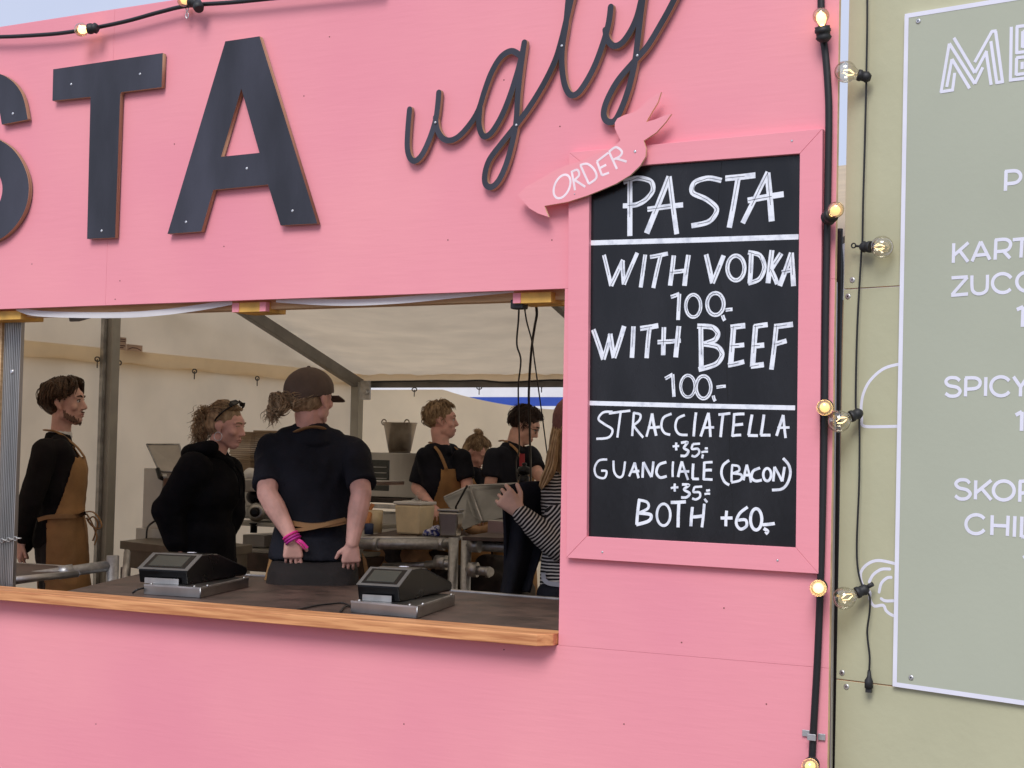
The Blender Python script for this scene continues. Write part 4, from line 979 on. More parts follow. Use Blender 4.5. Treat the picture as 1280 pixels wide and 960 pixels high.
boxstack(320, 352, 537.5, 596, 9.9, 'right stack of flat brown takeaway boxes touching the shoulder of the man in the cap', .3, .3, 23)
b = soft([sph(PD(313,592,9.4),(.05,.03,.035)), sph(PD(316,596,9.4),(.06,.03,.02))], .006, 3, .3, .006, 20); obj('crumpled_paper', b, m_lid, label='crumpled white paper on the bench in front of the box stacks', cat='paper', origin=PD(313,596,9.4))
sm = empty('slicing_machine', PD(320,650,9.5), 'steel slicing machine on the shelf between the woman and the man in the cap', 'machine')
ibox('case', m_alud, sm, 303, 345, 632, 648, 9.58, .25, bevel=.015)
b = bmn(); lathe(b, PD(322,640,9.5), (.5,-.85,0), [(0,.02),(.02,.055),(.05,.06),(.055,.03)], 18); obj('blade_guard', b, m_steel, sm)
b = bmn(); lathe(b, PD(319,640,9.45), (.5,-.85,0), [(0,.03),(.03,.03),(.035,.015)], 14); obj('dial', b, m_black, sm)
ibox('back_plate', m_steel, sm, 300, 345, 611, 632, 9.8, .02)
b = bmn(); lathe(b, PD(318,621,9.7), (.3,-.9,0), [(0,.05),(.03,.045),(.05,.01)], 16); obj('knob', b, m_black, sm)
b = bmn(); lathe(b, PD(317,666,9.5), (0,0,1), [(0,.022),(.05,.022),(.055,.03),(.062,.03)], 12); obj('jar', b, m_black, label='small black jar on the pale shelf of the steel bench', cat='jar', origin=PD(317,666,9.5))
ibox('plastic_tray', mat('grey_tray',(.30,.28,.26),.3), None, 303, 330, 668, 683, 9.62, .3, label='clear grey tray of cutlery on the base shelf of the bench', cat='tray')

# combi oven with the metal bucket on top
ov = empty('combi_oven', PD(452,620,10.9), 'wide stainless combi oven with dark glass door below the tapered bucket', 'oven')
zo = 10.9; oa,u,n,owd,oh = ibox('oven_case', m_steel, ov, 446, 548, 565, 620.5, zo, .45, bevel=.006)
ibox('door_frame', mat('oven_door_steel',(.36,.35,.33),.35,.9), ov, 457, 496, 567, 620, zo-.03, .03)
ibox('door_glass', m_ovenglass, ov, 460, 486, 574.5, 613, zo-.045, .02)
for yy in (583,590,597): ibox('rack', m_alud, ov, 463, 483, yy, yy+1.2, zo-.05, .004, bevel=0)
ibox('control_panel', mat('oven_door_steel2',(.30,.29,.27),.4,.9), ov, 499, 546, 567, 620, zo-.02, .02)
b = bmn(); tube(b, [PD(494,576,zo-.07), PD(494,612,zo-.07)], .009, 8); obj('door_handle', b, m_alu, ov)
ot = empty('oven_table', PD(446,640,10.8), 'steel table and pale panel carrying the combi oven', 'table')
ibox('top', m_dark, ot, 440, 550, 621, 627, 10.85, .55); ibox('front_panel', m_fridge, ot, 444, 505, 640, 690, 10.84, .3); ibox('rail', m_alu, ot, 440, 505, 629, 634, 10.8, .03)
for px in (442, 548):
    q = PD(px,600,10.9); b = bmn(); box(b, (q.x-.02,q.y+.01,FLOOR), (q.x+.02,q.y+.05,PD(px,627,10.85).z)); obj('leg', b, m_alud, ot)
bk = empty('metal_bucket', PD(500,564,10.9), 'tapered metal bucket standing upside up on the combi oven', 'bucket')
pb = PD(499.5,564.3,11.1); top = PD(499.5,525,11.1); hh = top.z-pb.z; r0 = .082; r1 = .122
b = bmn(); lathe(b, (pb.x,pb.y,oa.z+oh+.012), (0,0,1), [(0,r0),(hh-.03,r1),(hh-.027,r1+.004),(hh-.02,r1+.005),(hh-.02,r1-.006),(.01,r0-.006)], 30); obj('bucket_body', b, m_bronze, bk)
b = bmn(); lathe(b, (pb.x,pb.y,oa.z+oh), (0,0,1), [(0,r0*.97),(.012,r0*.97),(.014,r0+.003)], 26); obj('foot_ring', b, m_bronze, bk)
for s in (-1,1):
    b = bmn(); c = V((pb.x+s*r1*.8, pb.y-r1*.55, oa.z+oh+hh-.02)); tube(b, [c+V((.02*math.cos(t),0,.012+.02*math.sin(t))) for t in [i*math.pi/6 for i in range(13)]], .005, 6, caps=False); obj('handle_ear', b, m_bronze, bk)

# scaffold tube tables in the middle
def tubetable(lab, x0, x1, ypost, grp='scaffold tube prep tables'):
    pass
zd_, zT = 8.9, None
pt = empty('prep_table', PD(505,740,8.9), 'prep table of scaffold tube and dark deck below the cream tub', 'prep table', 'prep tables made of scaffold tube')
fz = PD(505,671,8.9).z
q = [PZ(448,671,fz), PZ(573,671.5,fz), PZ(622,664,fz), PZ(500,661.5,fz)]
b = bmn(); prism(b, q, (0,0,-.02)); obj('deck_top', b, m_brown, pt)
b = bmn()
for a_, c_ in ((q[0],q[1]),(q[1],q[2])): tube(b, [a_+V((0,0,-.008)), c_+V((0,0,-.008))], .013, 6)
obj('edge_rail', b, m_alu, pt)
def tb(par, p, q_, r, name='tube', m=m_galv): b = bmn(); tube(b, [p, q_], r, 14); obj(name, b, m, par)
tb(pt, PD(446,680,8.8), PD(566,680.5,8.8), .031)
for px in (470, 552): c_ = PD(px,680,8.8); tb(pt, c_-V((.02,0,0)), c_+V((.02,0,0)), .037, 'coupler')
q1 = PD(567,672,8.75); tb(pt, V((q1.x,q1.y,FLOOR)), q1, .029, 'upright'); q2 = PD(450,672,8.8); tb(pt, V((q2.x-.3,q2.y+.2,FLOOR)), q2-V((.3,-.2,.03)), .029, 'upright')
q3 = PD(500,665,9.6); tb(pt, V((q3.x,q3.y,FLOOR)), q3-V((0,0,.04)), .029, 'upright')
tb(pt, PD(533,706,8.85), PD(566,704,8.75), .024); c_ = PD(552,703,8.8); tb(pt, c_-V((.035,0,0)), c_+V((.035,0,0)), .042, 'coupler')
tb(pt, PD(480,708,9.2), PD(540,706,8.95), .02)
pt2 = empty('prep_table', PD(600,740,8.3), 'second scaffold tube prep table right of the first one, partly behind the black cloth', 'prep table', 'prep tables made of scaffold tube')
fz2 = PD(600,669,8.6).z; 
q = [PZ(578,671,fz2), PZ(690,674,fz2), PZ(700,662,fz2), PZ(628,662,fz2)]
b = bmn(); prism(b, q, (0,0,-.02)); obj('deck_top', b, m_brown, pt2)
q1 = PD(583,674,8.55); tb(pt2, V((q1.x,q1.y,FLOOR)), q1, .029, 'upright')
tb(pt2, PD(583,681,8.55), PD(700,688,8.5), .031); c_ = PD(594,682,8.5); tb(pt2, c_-V((.03,0,0)), c_+V((.03,0,0)), .038, 'coupler')
tb(pt2, PD(583,711,8.55), PD(613,715,8.35), .026); c_ = PD(592,712,8.45); tb(pt2, c_-V((.025,.008,0)), c_+V((.025,0,0)), .042, 'coupler'); 
c_ = PD(611,715,8.36); tb(pt2, c_-V((.012,0,0)), c_+V((.004,0,0)), .031, 'coupler')
q1 = PD(690,690,8.5); tb(pt2, V((q1.x,q1.y,FLOOR)), q1, .029, 'upright'); tb(pt2, PD(640,706,8.4), PD(690,690,8.5), .03)

# containers on the prep table
def tub(px0, px1, ytop, ybot, zd, tap, name, m, lab, cat, lid=None, yaw=.5, wr=.5):
    a = PD((px0+px1)/2, ybot, zd); W = (PD(px1,ybot,zd)-PD(px0,ybot,zd)).length; H_ = PD(px0,ytop,zd).z-PD(px0,ybot,zd).z; a.z = fz+.002
    s = W/(math.cos(yaw)+wr*2*math.sin(yaw)*.9)/1.0; u = V((math.cos(-yaw+.49), math.sin(-yaw+.49),0)); n = V((-u.y,u.x,0))
    r = empty(name, a, lab, cat); hw, hd = s/2, s*wr*.95
    b = bmn(); lo = [a+u*x*hw*tap+n*y*hd*tap for x, y in ((-1,-1),(1,-1),(1,1),(-1,1))]; hi = [a+u*x*hw+n*y*hd+V((0,0,H_*.9)) for x, y in ((-1,-1),(1,-1),(1,1),(-1,1))]
    hexa(b, lo+hi); obj('tub_body', b, m, r, bevel=.012)
    if lid:
        b = bmn(); hexa(b, [a+u*x*hw*1.06+n*y*hd*1.06+V((0,0,z_)) for z_ in (H_*.9+.001, H_) for x, y in ((-1,-1),(1,-1),(1,1),(-1,1))]); obj('rim', b, lid, r, bevel=.005)
    return r, a, u, n, hw, hd, H_
r, a, u, n, hw, hd, H_ = tub(493, 543, 624, 664.5, 9.2, .88, 'sauce_tub', m_cream, 'square translucent tub of cream sauce with a plastic film on the prep table', 'tub', m_lid)
b = soft([cyl(a+u*x1+n*y1+V((0,0,H_)), a+u*(x1+rx)+n*y1+V((0,0,H_+z_)), .004, .001) for x1,y1,rx,z_ in ((.0,0,.02,.06),(.02,.01,-.03,.05),(.03,0,.04,.04),(-.03,.0,.05,.03))]+[sph(a+V((0,0,H_)),(.09,.06,.006))], .004, 1, .4, .004, 30); obj('film', b, glass('plastic_film',(.95,.95,.95),.6,.15), r)
r, a, u, n, hw, hd, H_ = tub(547, 579, 632, 667, 8.95, .82, 'gastro_pan', m_steel, 'deep stainless gastro pan with a ladle on the prep table', 'pan', m_steel, yaw=.3, wr=.45)
b = bmn(); tube(b, [a+V((0,0,.03))+u*.02, PD(570,633,8.95), PD(584,607,8.9)], [.012,.006,.007], 8); obj('ladle', b, m_black, label='dark ladle leaning up out of the gastro pan', cat='ladle', origin=a)
m_bluecl = mat('blue_checked_cloth', (.62,.62,.72), .8, col2=(.05,.07,.30), scale=55, bump=.3, ramp=(.47,.53))
c = PD(541,658,9.0); c.z = fz+.02
b = soft([sph(c+V((x,y,z_)), (r_,r_*.8,r_*.6)) for x,y,z_,r_ in ((-.02,0,0,.04),(.02,.01,.0,.03),(.03,0,.03,.03),(.01,0,.02,.03))], .005, 2, .4, .012, 25); obj('dish_cloth', b, m_bluecl, label='crumpled blue and white cloth between the cream tub and the pan', cat='cloth', origin=c)
# sloping steel hood
hd_ = empty('steel_hood', PD(600,655,9.3), 'sloping sheet steel cover behind the pan and the black cloth', 'steel cover')
def panel_px(L, th, name, m, par): 
    q = [PD(*p) for p in L]; nn = (q[1]-q[0]).cross(q[2]-q[0]).normalized()*th; b = bmn(); prism(b, q, nn); obj(name, b, m, par, bevel=.002)
m_hoodst = mat('matt_steel_sheet',(.30,.30,.29),.38,.85,var=.12,scale=5)
panel_px([(555,622,9.3),(586,607.5,9.5),(602,652,9.2),(580,662,9.0)], .01, 'side_sheet', m_hoodst, hd_)
panel_px([(587.5,608,9.5),(662,604,9.6),(662,640,9.1),(603,652,9.2)], .01, 'top_sheet', m_hoodst, hd_)
b = bmn(); tube(b, [PD(587,608,9.46), PD(602.5,652,9.16)], .006, 8); tube(b, [PD(555,621.5,9.27), PD(587,607,9.46), PD(662,603.5,9.56)], .006, 8); obj('folded_edge', b, m_alu, hd_)
ibox('steel_box', m_steel, None, 609, 632, 650, 670, 8.9, .25, label='plain grey steel box at the end of the prep table behind the black cloth', cat='steel box')
c = PD(597,660,9.1); c.z = fz+.035
b = soft([sph(c,(.09,.05,.028)), sph(c+V((.08,0,.01)),(.06,.05,.03))], .007, 3, .4, .006, 14); obj('paper_bundle', b, m_kraft, label='brown bread loaf shape lying right of the gastro pan', cat='bread', origin=c)
b = bmn(); c = PD(655,603,8.6); lathe(b, c-V((0,0,.02)), (0,0,1), [(0,.028),(.05,.032),(.06,.022),(.07,.036),(.09,.04),(.105,.034),(.112,.012),(.118,.012),(.124,.016),(.132,.008)], 20); tube(b, [c+V((0,0,-.02)), V((c.x,c.y,fz))], .03, 12); obj('pepper_mill', b, m_black, label='black turned pepper mill standing behind the black cloth', cat='pepper mill', origin=c)
c = PD(467,668,9.3); b = bmn(); lathe(b, (c.x,c.y,fz), (0,0,1), [(0,.05),(.135,.055),(.137,.05),(.02,.046)], 22); obj('utensil_cup', b, m_cream, label='cream cup holding orange spatulas beside the elbow of the man in the cap', cat='cup', origin=(c.x,c.y,fz))
b = bmn(); tube(b, [(c.x-.03,c.y,fz+.05), PD(462,639,9.3), PD(466,630,9.3)], [.009,.010,.014], 8); tube(b, [PD(458,660,9.2), PD(461,641,9.25)], .02, 8); obj('spatula', b, m_orange, label='orange spatula sticking out of the cream cup', cat='spatula', origin=c)
c = PD(461,669,9.1); b = bmn(); lathe(b, (c.x,c.y,fz), (0,0,1), [(0,.028),(.06,.028),(.065,.02)], 16); obj('jar', b, m_bluel, label='small navy labelled jar in front of the cream cup', cat='jar', origin=(c.x,c.y,fz))
ibox('phone', m_black, None, 521, 538, 669.3, 670.8, 8.97, .05, label='black phone lying on the prep table in front of the pan', cat='phone', bevel=.001)
# paper bags and boxes under the prep table
rr = random.Random(11)
for i,(px,py,s_,lab,m_) in enumerate(((470,712,.16,'brown paper bag under the prep table at the left end',m_kraft),(486,700,.12,'dark cardboard box under the middle of the prep table',m_dark),(503,712,.15,'brown paper sack under the cream tub',m_kraft),(520,702,.13,'creased kraft bag under the blue cloth',m_kraft),(548,716,.16,'dark bin liner under the gastro pan',m_dark),(612,722,.16,'dark crate under the second prep table',m_dark),(636,728,.14,'black sack beneath the hanging black cloth',m_dark))):
    c = PD(px,py,9.5); b = soft([sph(c,(s_,s_*.7,s_*.55)), sph(c+V((rr.uniform(-.06,.06),0,s_*.5)),(s_*.7,s_*.5,s_*.4)), [c+V((x*s_,y*s_*.6,-c.z+FLOOR)) for x in (-1,1) for y in (-1,1)]+[c+V((x*s_,y*s_*.6,0)) for x in (-1,1) for y in (-1,1)]], .015, 2, .5, .02, 9); obj('paper_bag' if m_ is m_kraft else 'crate', b, m_, label=lab, cat='bag' if m_ is m_kraft else 'crate', origin=(c.x,c.y,FLOOR))
# hanging cables from the right block
def hang(pts, lab, r_=.0033):
    b = bmn(); tube(b, catmull([PD(*p) for p in pts], 6), r_, 7); return obj('hanging_cable', b, m_cable, label=lab, cat='cable', group='black cables hanging from the right pine block', smooth=True, origin=PD(*pts[-1]))
D0 = 5.0
hang([(649,378,D0),(648,400,D0+.1),(646,430,D0+.3),(651,450,D0+.5),(648,480,D0+.8),(648,505,D0+1),(649,560,D0+1.6),(645,580,D0+1.9),(648,612,D0+2.8),(652,640,D0+3.3),(655,668,D0+3.55)], 'leftmost thin black cable hanging from the pine block')
hang([(655,377,D0),(658,400,D0+.1),(665,427,D0+.3),(668,450,D0+.6),(675,500,D0+1.1),(683,560,D0+1.5),(686,586,D0+1.9),(684,620,D0+2.8),(680,645,D0+3.2),(676,669,D0+3.5)], 'rightmost black cable slanting down from the pine block', .0028)
hang([(669,376,D0),(671,392,D0+.05),(668,410,D0+.2),(664,440,D0+.5),(661,490,D0+.8),(662,530,D0+1.1),(663,575,D0+1.7),(664,612,D0+2.8),(665,640,D0+3.2),(664,668,D0+3.5)], 'thickest black cable hanging straight between two thinner ones', .0048)
b = bmn(); c = P(650,379.5,.06); box(b, (c.x-.025,c.y-.02,c.z-.018), (c.x+.02,c.y+.02,c.z+.012)); obj('cable_plug', b, m_rubber, label='black plug under the right pine block where the cables start', cat='plug', bevel=.004, origin=c)

# ================================================================== PEOPLE
def basis(fwd, up=V((0,0,1))):
    f = V(fwd).normalized(); r = f.cross(up).normalized(); u = r.cross(f); return r, f, u
def hand(parts, w, d, pn, ts, curl=25, s=1.0, spread=1.0):
    """w wrist, d finger direction, pn palm normal, ts thumb side sign along d x pn"""
    d = V(d).normalized(); pn = V(pn); pn = (pn-d*pn.dot(d)).normalized(); sd = d.cross(pn)*ts
    parts.append(sph(w,.025*s) + sph(w+d*.03*s+sd*.022*s,.016*s) + sph(w+d*.03*s-sd*.02*s,.014*s) + sph(w+d*.088*s+sd*.032*s,.0125*s) + sph(w+d*.082*s-sd*.034*s,.011*s))
    for k in range(4):
        root = w+d*(.09-.004*k)*s+sd*(.031-.0215*k)*s*spread; L = (.072,.08,.074,.058)[k]*s; rad = (.0082,.0085,.0082,.0074)[k]*s; a = 0; p = root
        for j, fr in enumerate((.46,.30,.24)):
            a += math.radians(curl*(.8 if j == 0 else 1)+k*2); dd = d*math.cos(a)+pn*math.sin(a)+sd*(.10-.07*k)*spread*.6; dd.normalize(); q = p+dd*L*fr
            parts.append(cap(p, q, rad*(1-.07*j), rad*(1-.07*(j+1)))); p = q
    p = w+d*.028*s+sd*.024*s; q = p+(d*.62+sd*.72+pn*.25).normalized()*.042*s; t = q+(d*.86+sd*.35+pn*.32).normalized()*.034*s
    parts.append(cap(p, q, .0135*s, .0105*s)); parts.append(cap(q, t, .0105*s, .0085*s))
def head_parts(c, r, f, u, s=1., jaw=1.):
    X = lambda x, y, z: c+(r*x+f*y+u*z)*s
    R3 = Matrix((r, f, u)).transposed()
    E = lambda x, y, z, a, b_, c_: sph(X(x,y,z), (a*s, b_*s, c_*s), R3, 14, 10)
    P_ = [E(0,-.012,.035,.075,.094,.083)]
    P_.append(E(0,.035,.005,.058,.050,.06)+E(0,.050,-.085,.020*jaw,.022,.016)+E(-.046*jaw,.006,-.050,.017,.02,.022)+E(.046*jaw,.006,-.050,.017,.02,.022)+E(0,.060,.04,.045,.03,.03))
    P_.append(E(0,.076,.022,.009,.012,.012)+E(0,.098,-.018,.0105,.011,.009)+E(0,.074,-.024,.014,.012,.008))
    for sx in (-1,1):
        P_.append(E(sx*.012,.086,-.023,.0075,.009,.0065))
        P_.append(E(sx*.012,.078,.033,.01,.011,.006)+E(sx*.046,.064,.034,.009,.010,.007))
        P_.append(E(sx*.038,.054,-.014,.022,.020,.020))
        P_.append(E(sx*.076,-.006,.004,.006,.016,.026)+E(sx*.083,-.016,.012,.004,.014,.02)); P_.append(E(sx*.076,0,-.018,.006,.009,.011))
    P_.append(E(0,.064,-.046,.028,.0185,.026)); P_.append(E(0,.078,-.047,.020,.0085,.0055)); P_.append(E(0,.077,-.057,.018,.0105,.006)); P_.append(E(0,.068,-.076,.016,.014,.013))
    return P_
def face_bits(par, c, r, f, u, s, lipm=m_lip, closed=False, brow=m_hbrown):
    X = lambda x, y, z: c+(r*x+f*y+u*z)*s
    for sx in (-1,1):
        b = bmn(); bmesh.ops.create_uvsphere(b, u_segments=12, v_segments=8, radius=.0112*s, matrix=Matrix.Translation(X(sx*.030,.0685,.014))); ey = obj('eye', b, m_skin2 if closed else m_eye, par, smooth=True)
        if not closed:
            b = bmn(); lathe(b, X(sx*.030,.0785,.0135), f, [(0,.0052*s),(.0022*s,.0045*s)], 12); obj('iris', b, m_iris, ey)
        b = bmn(); tube(b, [X(sx*.014,.088,.034), X(sx*.030,.086,.0405), X(sx*.048,.071,.036)], [.0035*s,.0042*s,.002*s], 6); obj('eyebrow', b, brow, par)
        b = bmn(); tube(b, [X(sx*.018,.0795,.019), X(sx*.030,.082,.0225), X(sx*.043,.071,.018)], .0022*s, 6); obj('eyelid', b, brow, par)
    b = bmn(); tube(b, [X(-.022,.074,-.052), X(-.010,.0845,-.0475), X(0,.086,-.049), X(.010,.0845,-.0475), X(.022,.074,-.052)], [.001*s,.0042*s,.0045*s,.0042*s,.001*s], 6)
    tube(b, [X(-.018,.077,-.056), X(0,.0845,-.0585), X(.018,.077,-.056)], [.001*s,.005*s,.001*s], 6); obj('lips', b, lipm, par, smooth=True)
def hair_mesh(c, r, f, u, s, caps_, clumps, seed=1, voxel=.006):
    """caps_: list of ellipsoids (x,y,z,a,b,c) as the base; clumps: list of (start, mid, end, r0) in head units"""
    X = lambda x, y, z: c+(r*x+f*y+u*z)*s
    R3 = Matrix((r, f, u)).transposed()
    me = soft([sph(X(*q[:3]), (q[3]*s,q[4]*s,q[5]*s), R3, 14, 10) for q in caps_], voxel, 2, .5, .005, 38, (1,1,.5))
    b = bmn(); b.from_mesh(me); bpy.data.meshes.remove(me); rr = random.Random(seed)
    fine = []
    for st in clumps:
        for _ in range(2):
            jx = (rr.gauss(0,.0035), rr.gauss(0,.0035), rr.gauss(0,.0035)); fine.append(tuple(tuple(a_+j_*(1+.6*i) for a_, j_ in zip(q, jx)) for i, q in enumerate(st[:-1]))+(st[-1]*rr.uniform(.4,.65),))
    for st in fine:
        pts = [X(*p) for p in st[:-1]]; r0 = st[-1]*s; pts = catmull(pts, 4); n_ = len(pts)
        tube(b, pts, [r0*(.45+.55*math.sin(math.pi*min(1,(i+1)/n_*1.15)) if i < n_-1 else .12) for i in range(n_)], 5, flat=.55)
    return b
def clump_field(n, seed, origin, dirfn, length, rad, jit=.006):
    """clumps combed over a skull ellipsoid (0,-.012,.04 / .082,.1,.092)"""
    rr = random.Random(seed); out = []
    for i in range(n):
        th = rr.uniform(0, 2*math.pi); ph = rr.uniform(0.0, 1.0)
        p = dirfn(th, ph, rr)
        if p is None: continue
        out.append(tuple(p)+(rad*rr.uniform(.7,1.3),))
    return out
def skull(th, el, k=1.0):  # th azimuth (0 = right, 90 = front), el elevation degrees
    a, e = math.radians(th), math.radians(el)
    return (.082*k*math.cos(e)*math.cos(a), -.012+.100*k*math.cos(e)*math.sin(a), .040+.090*k*math.sin(e))
class Person:
    def __init__(s, label, hc, base, fwd, hdir, H=1.8, floor=FLOOR, cat='person', hk=1.04):
        s.s = H/1.8; s.hs = s.s*hk; s.floor = floor; s.base = V((base[0], base[1], floor)); s.root = empty('person', s.base, label, cat)
        s.r, s.f, s.u = basis(V(fwd)); s.hc = V(hc); s.hr, s.hf, s.hu = basis(V(hdir)); s.body = []; s.shirt = []
    def L(s, x, y, z): return s.base + s.r*x*s.s + s.f*y*s.s + V((0,0,z*s.s))
    def torso(s, sh_c, wide=.165, deep=.11, waist=1.1, hipz=.95, shw=.155, infl=.0, hip=.165):
        """sh_c: centre between the shoulders (world)"""
        k = s.s; P0 = s.L(0,0,hipz); S = V(sh_c); d = S-P0
        R3 = Matrix((s.r, s.f, s.u)).transposed()
        e = lambda p, a, b_, c_: sph(p, ((a+infl)*k,(b_+infl)*k,(c_+infl)*k), R3, 14, 10)
        W = P0+d*.36; C = P0+d*.74
        A = e(P0,hip,deep*1.02,.10); B = e(W,wide*.84,deep*.86,.09); Cc = e(C,wide,deep,.11)
        Sh = sph(S-s.r*shw*k-V((0,0,.02)),(.052+infl)*k)+sph(S+s.r*shw*k-V((0,0,.02)),(.052+infl)*k)+e(S-V((0,0,.015)),.06,.05,.045)
        s.P0, s.S, s.W, s.C = P0, S, W, C
        T = sph(S-s.r*.10*k+V((0,0,.012)),(.045+infl)*k)+sph(S+s.r*.10*k+V((0,0,.012)),(.045+infl)*k)+e(S+V((0,0,.052))+s.f*.005,.038,.036,.02)
        return [A+B, B+Cc, Cc+Sh, T]
    def legs(s, sep=.10, infl=.0, up=0):
        out = []
        for sx in (-1,1):
            h = s.L(sx*.085,0,.90); kn = s.L(sx*sep,.01,.5); an = s.L(sx*sep,-.01,.09)
            out += [cap(h, kn, (.085+infl)*s.s, (.058+infl)*s.s), cap(kn, an, (.056+infl)*s.s, (.042+infl*1.4)*s.s)]
        return out
    def finish_body(s, m, voxel=.0055): 
        s.body += s.torso(s.S, infl=-.02) + s.legs(infl=-.008)
        nb_ = s.S+V((0,0,.02)); s.body.append(cap(nb_+V((0,0,.0))+s.f*.012, s.hc-s.hf*.020*s.s-s.hu*.055*s.s, .056*s.s, .055*s.s))
        s.body += head_parts(s.hc, s.hr, s.hf, s.hu, s.hs)
        me = soft(s.body, voxel*s.s, 3, .45); o = obj('body', me, m, s.root); return o
    def shoes(s, sep=.10):
        for sx in (-1,1):
            a = s.L(sx*sep,-.05,.045); t = s.L(sx*sep,.15,.035)
            me = soft([sph(a,.042)+sph(t,(.04,.05,.03))+[s.L(sx*sep+x,y,0.004) for x in (-.04,.04) for y in (-.08,.18)]], .012, 2, .4); obj('shoe', me, m_shoe, s.root)
    def trousers(s, m=m_pants, hip=.172, up=.97, seat=0):
        P0 = s.L(0,0,up-.05); R3 = Matrix((s.r, s.f, s.u)).transposed()
        parts = [sph(P0,(hip*s.s,.125*s.s,.085*s.s),R3,14,10)+sph(s.L(0,0,.84),(.16*s.s,.115*s.s,.08*s.s),R3)] + s.legs(infl=.018)
        if seat:
            sg = lambda v: math.copysign(abs(v)**.55, v)
            def ring(z, a, b_, y): return [s.L(a*sg(math.cos(t)), y+b_*sg(math.sin(t)), z) for t in [i*math.pi/16 for i in range(32)]]
            parts.append(ring(1.015,.166,.132,-.010)+ring(.975,.181,.155,-.020)+ring(.90,.190,.166,-.024)+ring(.80,.182,.15,-.015))
        obj('trousers', soft(parts, .010, 3, .5, .005, 9), m, s.root)
def shell(parts, keepfn, thick, name, m, par, voxel=.012, wr=.004, wscale=8):
    """sheet lifted off a soft solid: keeps the faces for which keepfn(centre, normal) holds"""
    me = soft(parts, voxel, 4, 1.0, wr, wscale)
    b = bmn(); b.from_mesh(me); bpy.data.meshes.remove(me)
    bmesh.ops.delete(b, geom=[f for f in b.faces if not keepfn(f.calc_center_median(), f.normal)], context='FACES')
    bmesh.ops.delete(b, geom=[v for v in b.verts if not v.link_faces], context='VERTS')
    for _ in range(3): bmesh.ops.smooth_vert(b, verts=[v for v in b.verts if v.is_boundary], factor=.5, use_axis_x=True, use_axis_y=True, use_axis_z=True)
    o = obj(name, b, m, par, smooth=True); md = o.modifiers.new('solid','SOLIDIFY'); md.thickness = thick; md.offset = 0; return o

# view-aligned helpers: away = horizontal direction from the camera through a pixel column
def away(px): d = ray(px, 560); return V((d.x, d.y, 0)).normalized()
def side(px): a = away(px); return V((a.y, -a.x, 0))

# ---- 1. man in the brown cap, seen from behind
zdm = 6.35; hc = PD(389,501,zdm); bs = PD(392,700,zdm); av = away(390); sdv = side(390)
p = Person('person in a brown cap and black T-shirt seen from behind, hands in his back pockets', hc, (bs.x,bs.y), av+sdv*.02, av*.72+sdv*.70+V((0,0,.05)), 1.84)
p.torso_c = PD(388,553,zdm)
tp = p.torso(p.torso_c, wide=.178, deep=.115, shw=.165)
shL, shR = PD(336,568,zdm), PD(445,568,zdm)
eL, eR = PD(334,617,zdm-.13), PD(451.5,617,zdm-.13); wL, wR = PD(364,671,zdm-.168), PD(440.5,678,zdm-.160)
ar = [cap(shL,eL,.048,.043), cap(eL,eL+(wL-eL)*.3,.043,.045), cap(eL+(wL-eL)*.3,wL,.045,.027), cap(shR,eR,.048,.043), cap(eR,eR+(wR-eR)*.3,.043,.044), cap(eR+(wR-eR)*.3,wR,.044,.028)]
p.body += ar
hand(p.body, wL, V((.03,0,-1))+sdv*.10+av*.16, av, 1, 16, .93, .95); 
hand(p.body, wR, V((-.0,0,-1))-sdv*.05+av*.24, av, -1, 18, .90, .95)
p.finish_body(m_skin2, .0034)
face_bits(p.root, p.hc, p.hr, p.hf, p.hu, p.hs)
hemz = PD(390,697,zdm).z
slL, slR = PD(334.5,606,zdm-.10), PD(452.5,606,zdm-.10)
shirt = tp + [cap(shL,shL+(slL-shL)*.5,.060,.058)+cyl(shL+(slL-shL)*.6,slL,.057,.060), cap(shR,shR+(slR-shR)*.5,.060,.058)+cyl(shR+(slR-shR)*.6,slR,.057,.062)]
R3 = Matrix((p.r,p.f,p.u)).transposed()
hem = [V((q.x,q.y,hemz)) for q in sph(p.P0,(.178*p.s,.146*p.s,.05),R3,18,4)]
shirt.append(hem+sph(p.W,(.155*p.s,.112*p.s,.06),R3)); shirt.append(sph(p.S,(.10,.07,.02))+disc(p.S+V((0,0,.072))+p.f*.008,V((0,0,1)),.066))
obj('tshirt', soft(shirt,.0075,2,.7,.013,7.5,(1,1,.6)), m_tee, p.root)
p.trousers(hip=.182, up=1.0, seat=1); p.shoes()
# apron strings round the waist, crossed, and neck strap
def band(pts, wd, m, name, par, nrm, th=.004):
    b = bmn(); ribbon(b, catmull([PD(*q) for q in pts], 6), wd, nrm, depth=th, caps=False); return obj(name, b, m, par, smooth=False)
nv = -av
band([(357,652,zdm-.10),(370,655,zdm-.145),(390,657.5,zdm-.16),(412,656,zdm-.155),(430,652.5,zdm-.12),(440,650,zdm-.08)], .019, m_strap, 'apron_string', p.root, nv)
band([(357,662,zdm-.10),(372,662.5,zdm-.15),(392,659.5,zdm-.166),(412,654.5,zdm-.16),(432,649.5,zdm-.12)], .014, m_strap, 'apron_string', p.root, nv)
b = bmn(); tube(b, catmull([PD(367,543,zdm+.02),PD(371,539,zdm-.055),PD(387,534,zdm-.088),PD(402,535,zdm-.06),PD(407,541,zdm+.02)],6), .013, 8, flat=.3); obj('neck_strap', b, m_strap, p.root, smooth=True)
b = bmn(); prism(b, [PD(350,655,zdm+.02),PD(357,672,zdm-.02),PD(349,690,zdm-.02),PD(341,726,zdm-.02),PD(330,726,zdm+.03),PD(338,690,zdm+.03)], av*.012+sdv*.003); obj('apron', b, m_apron, p.root, bevel=.003)
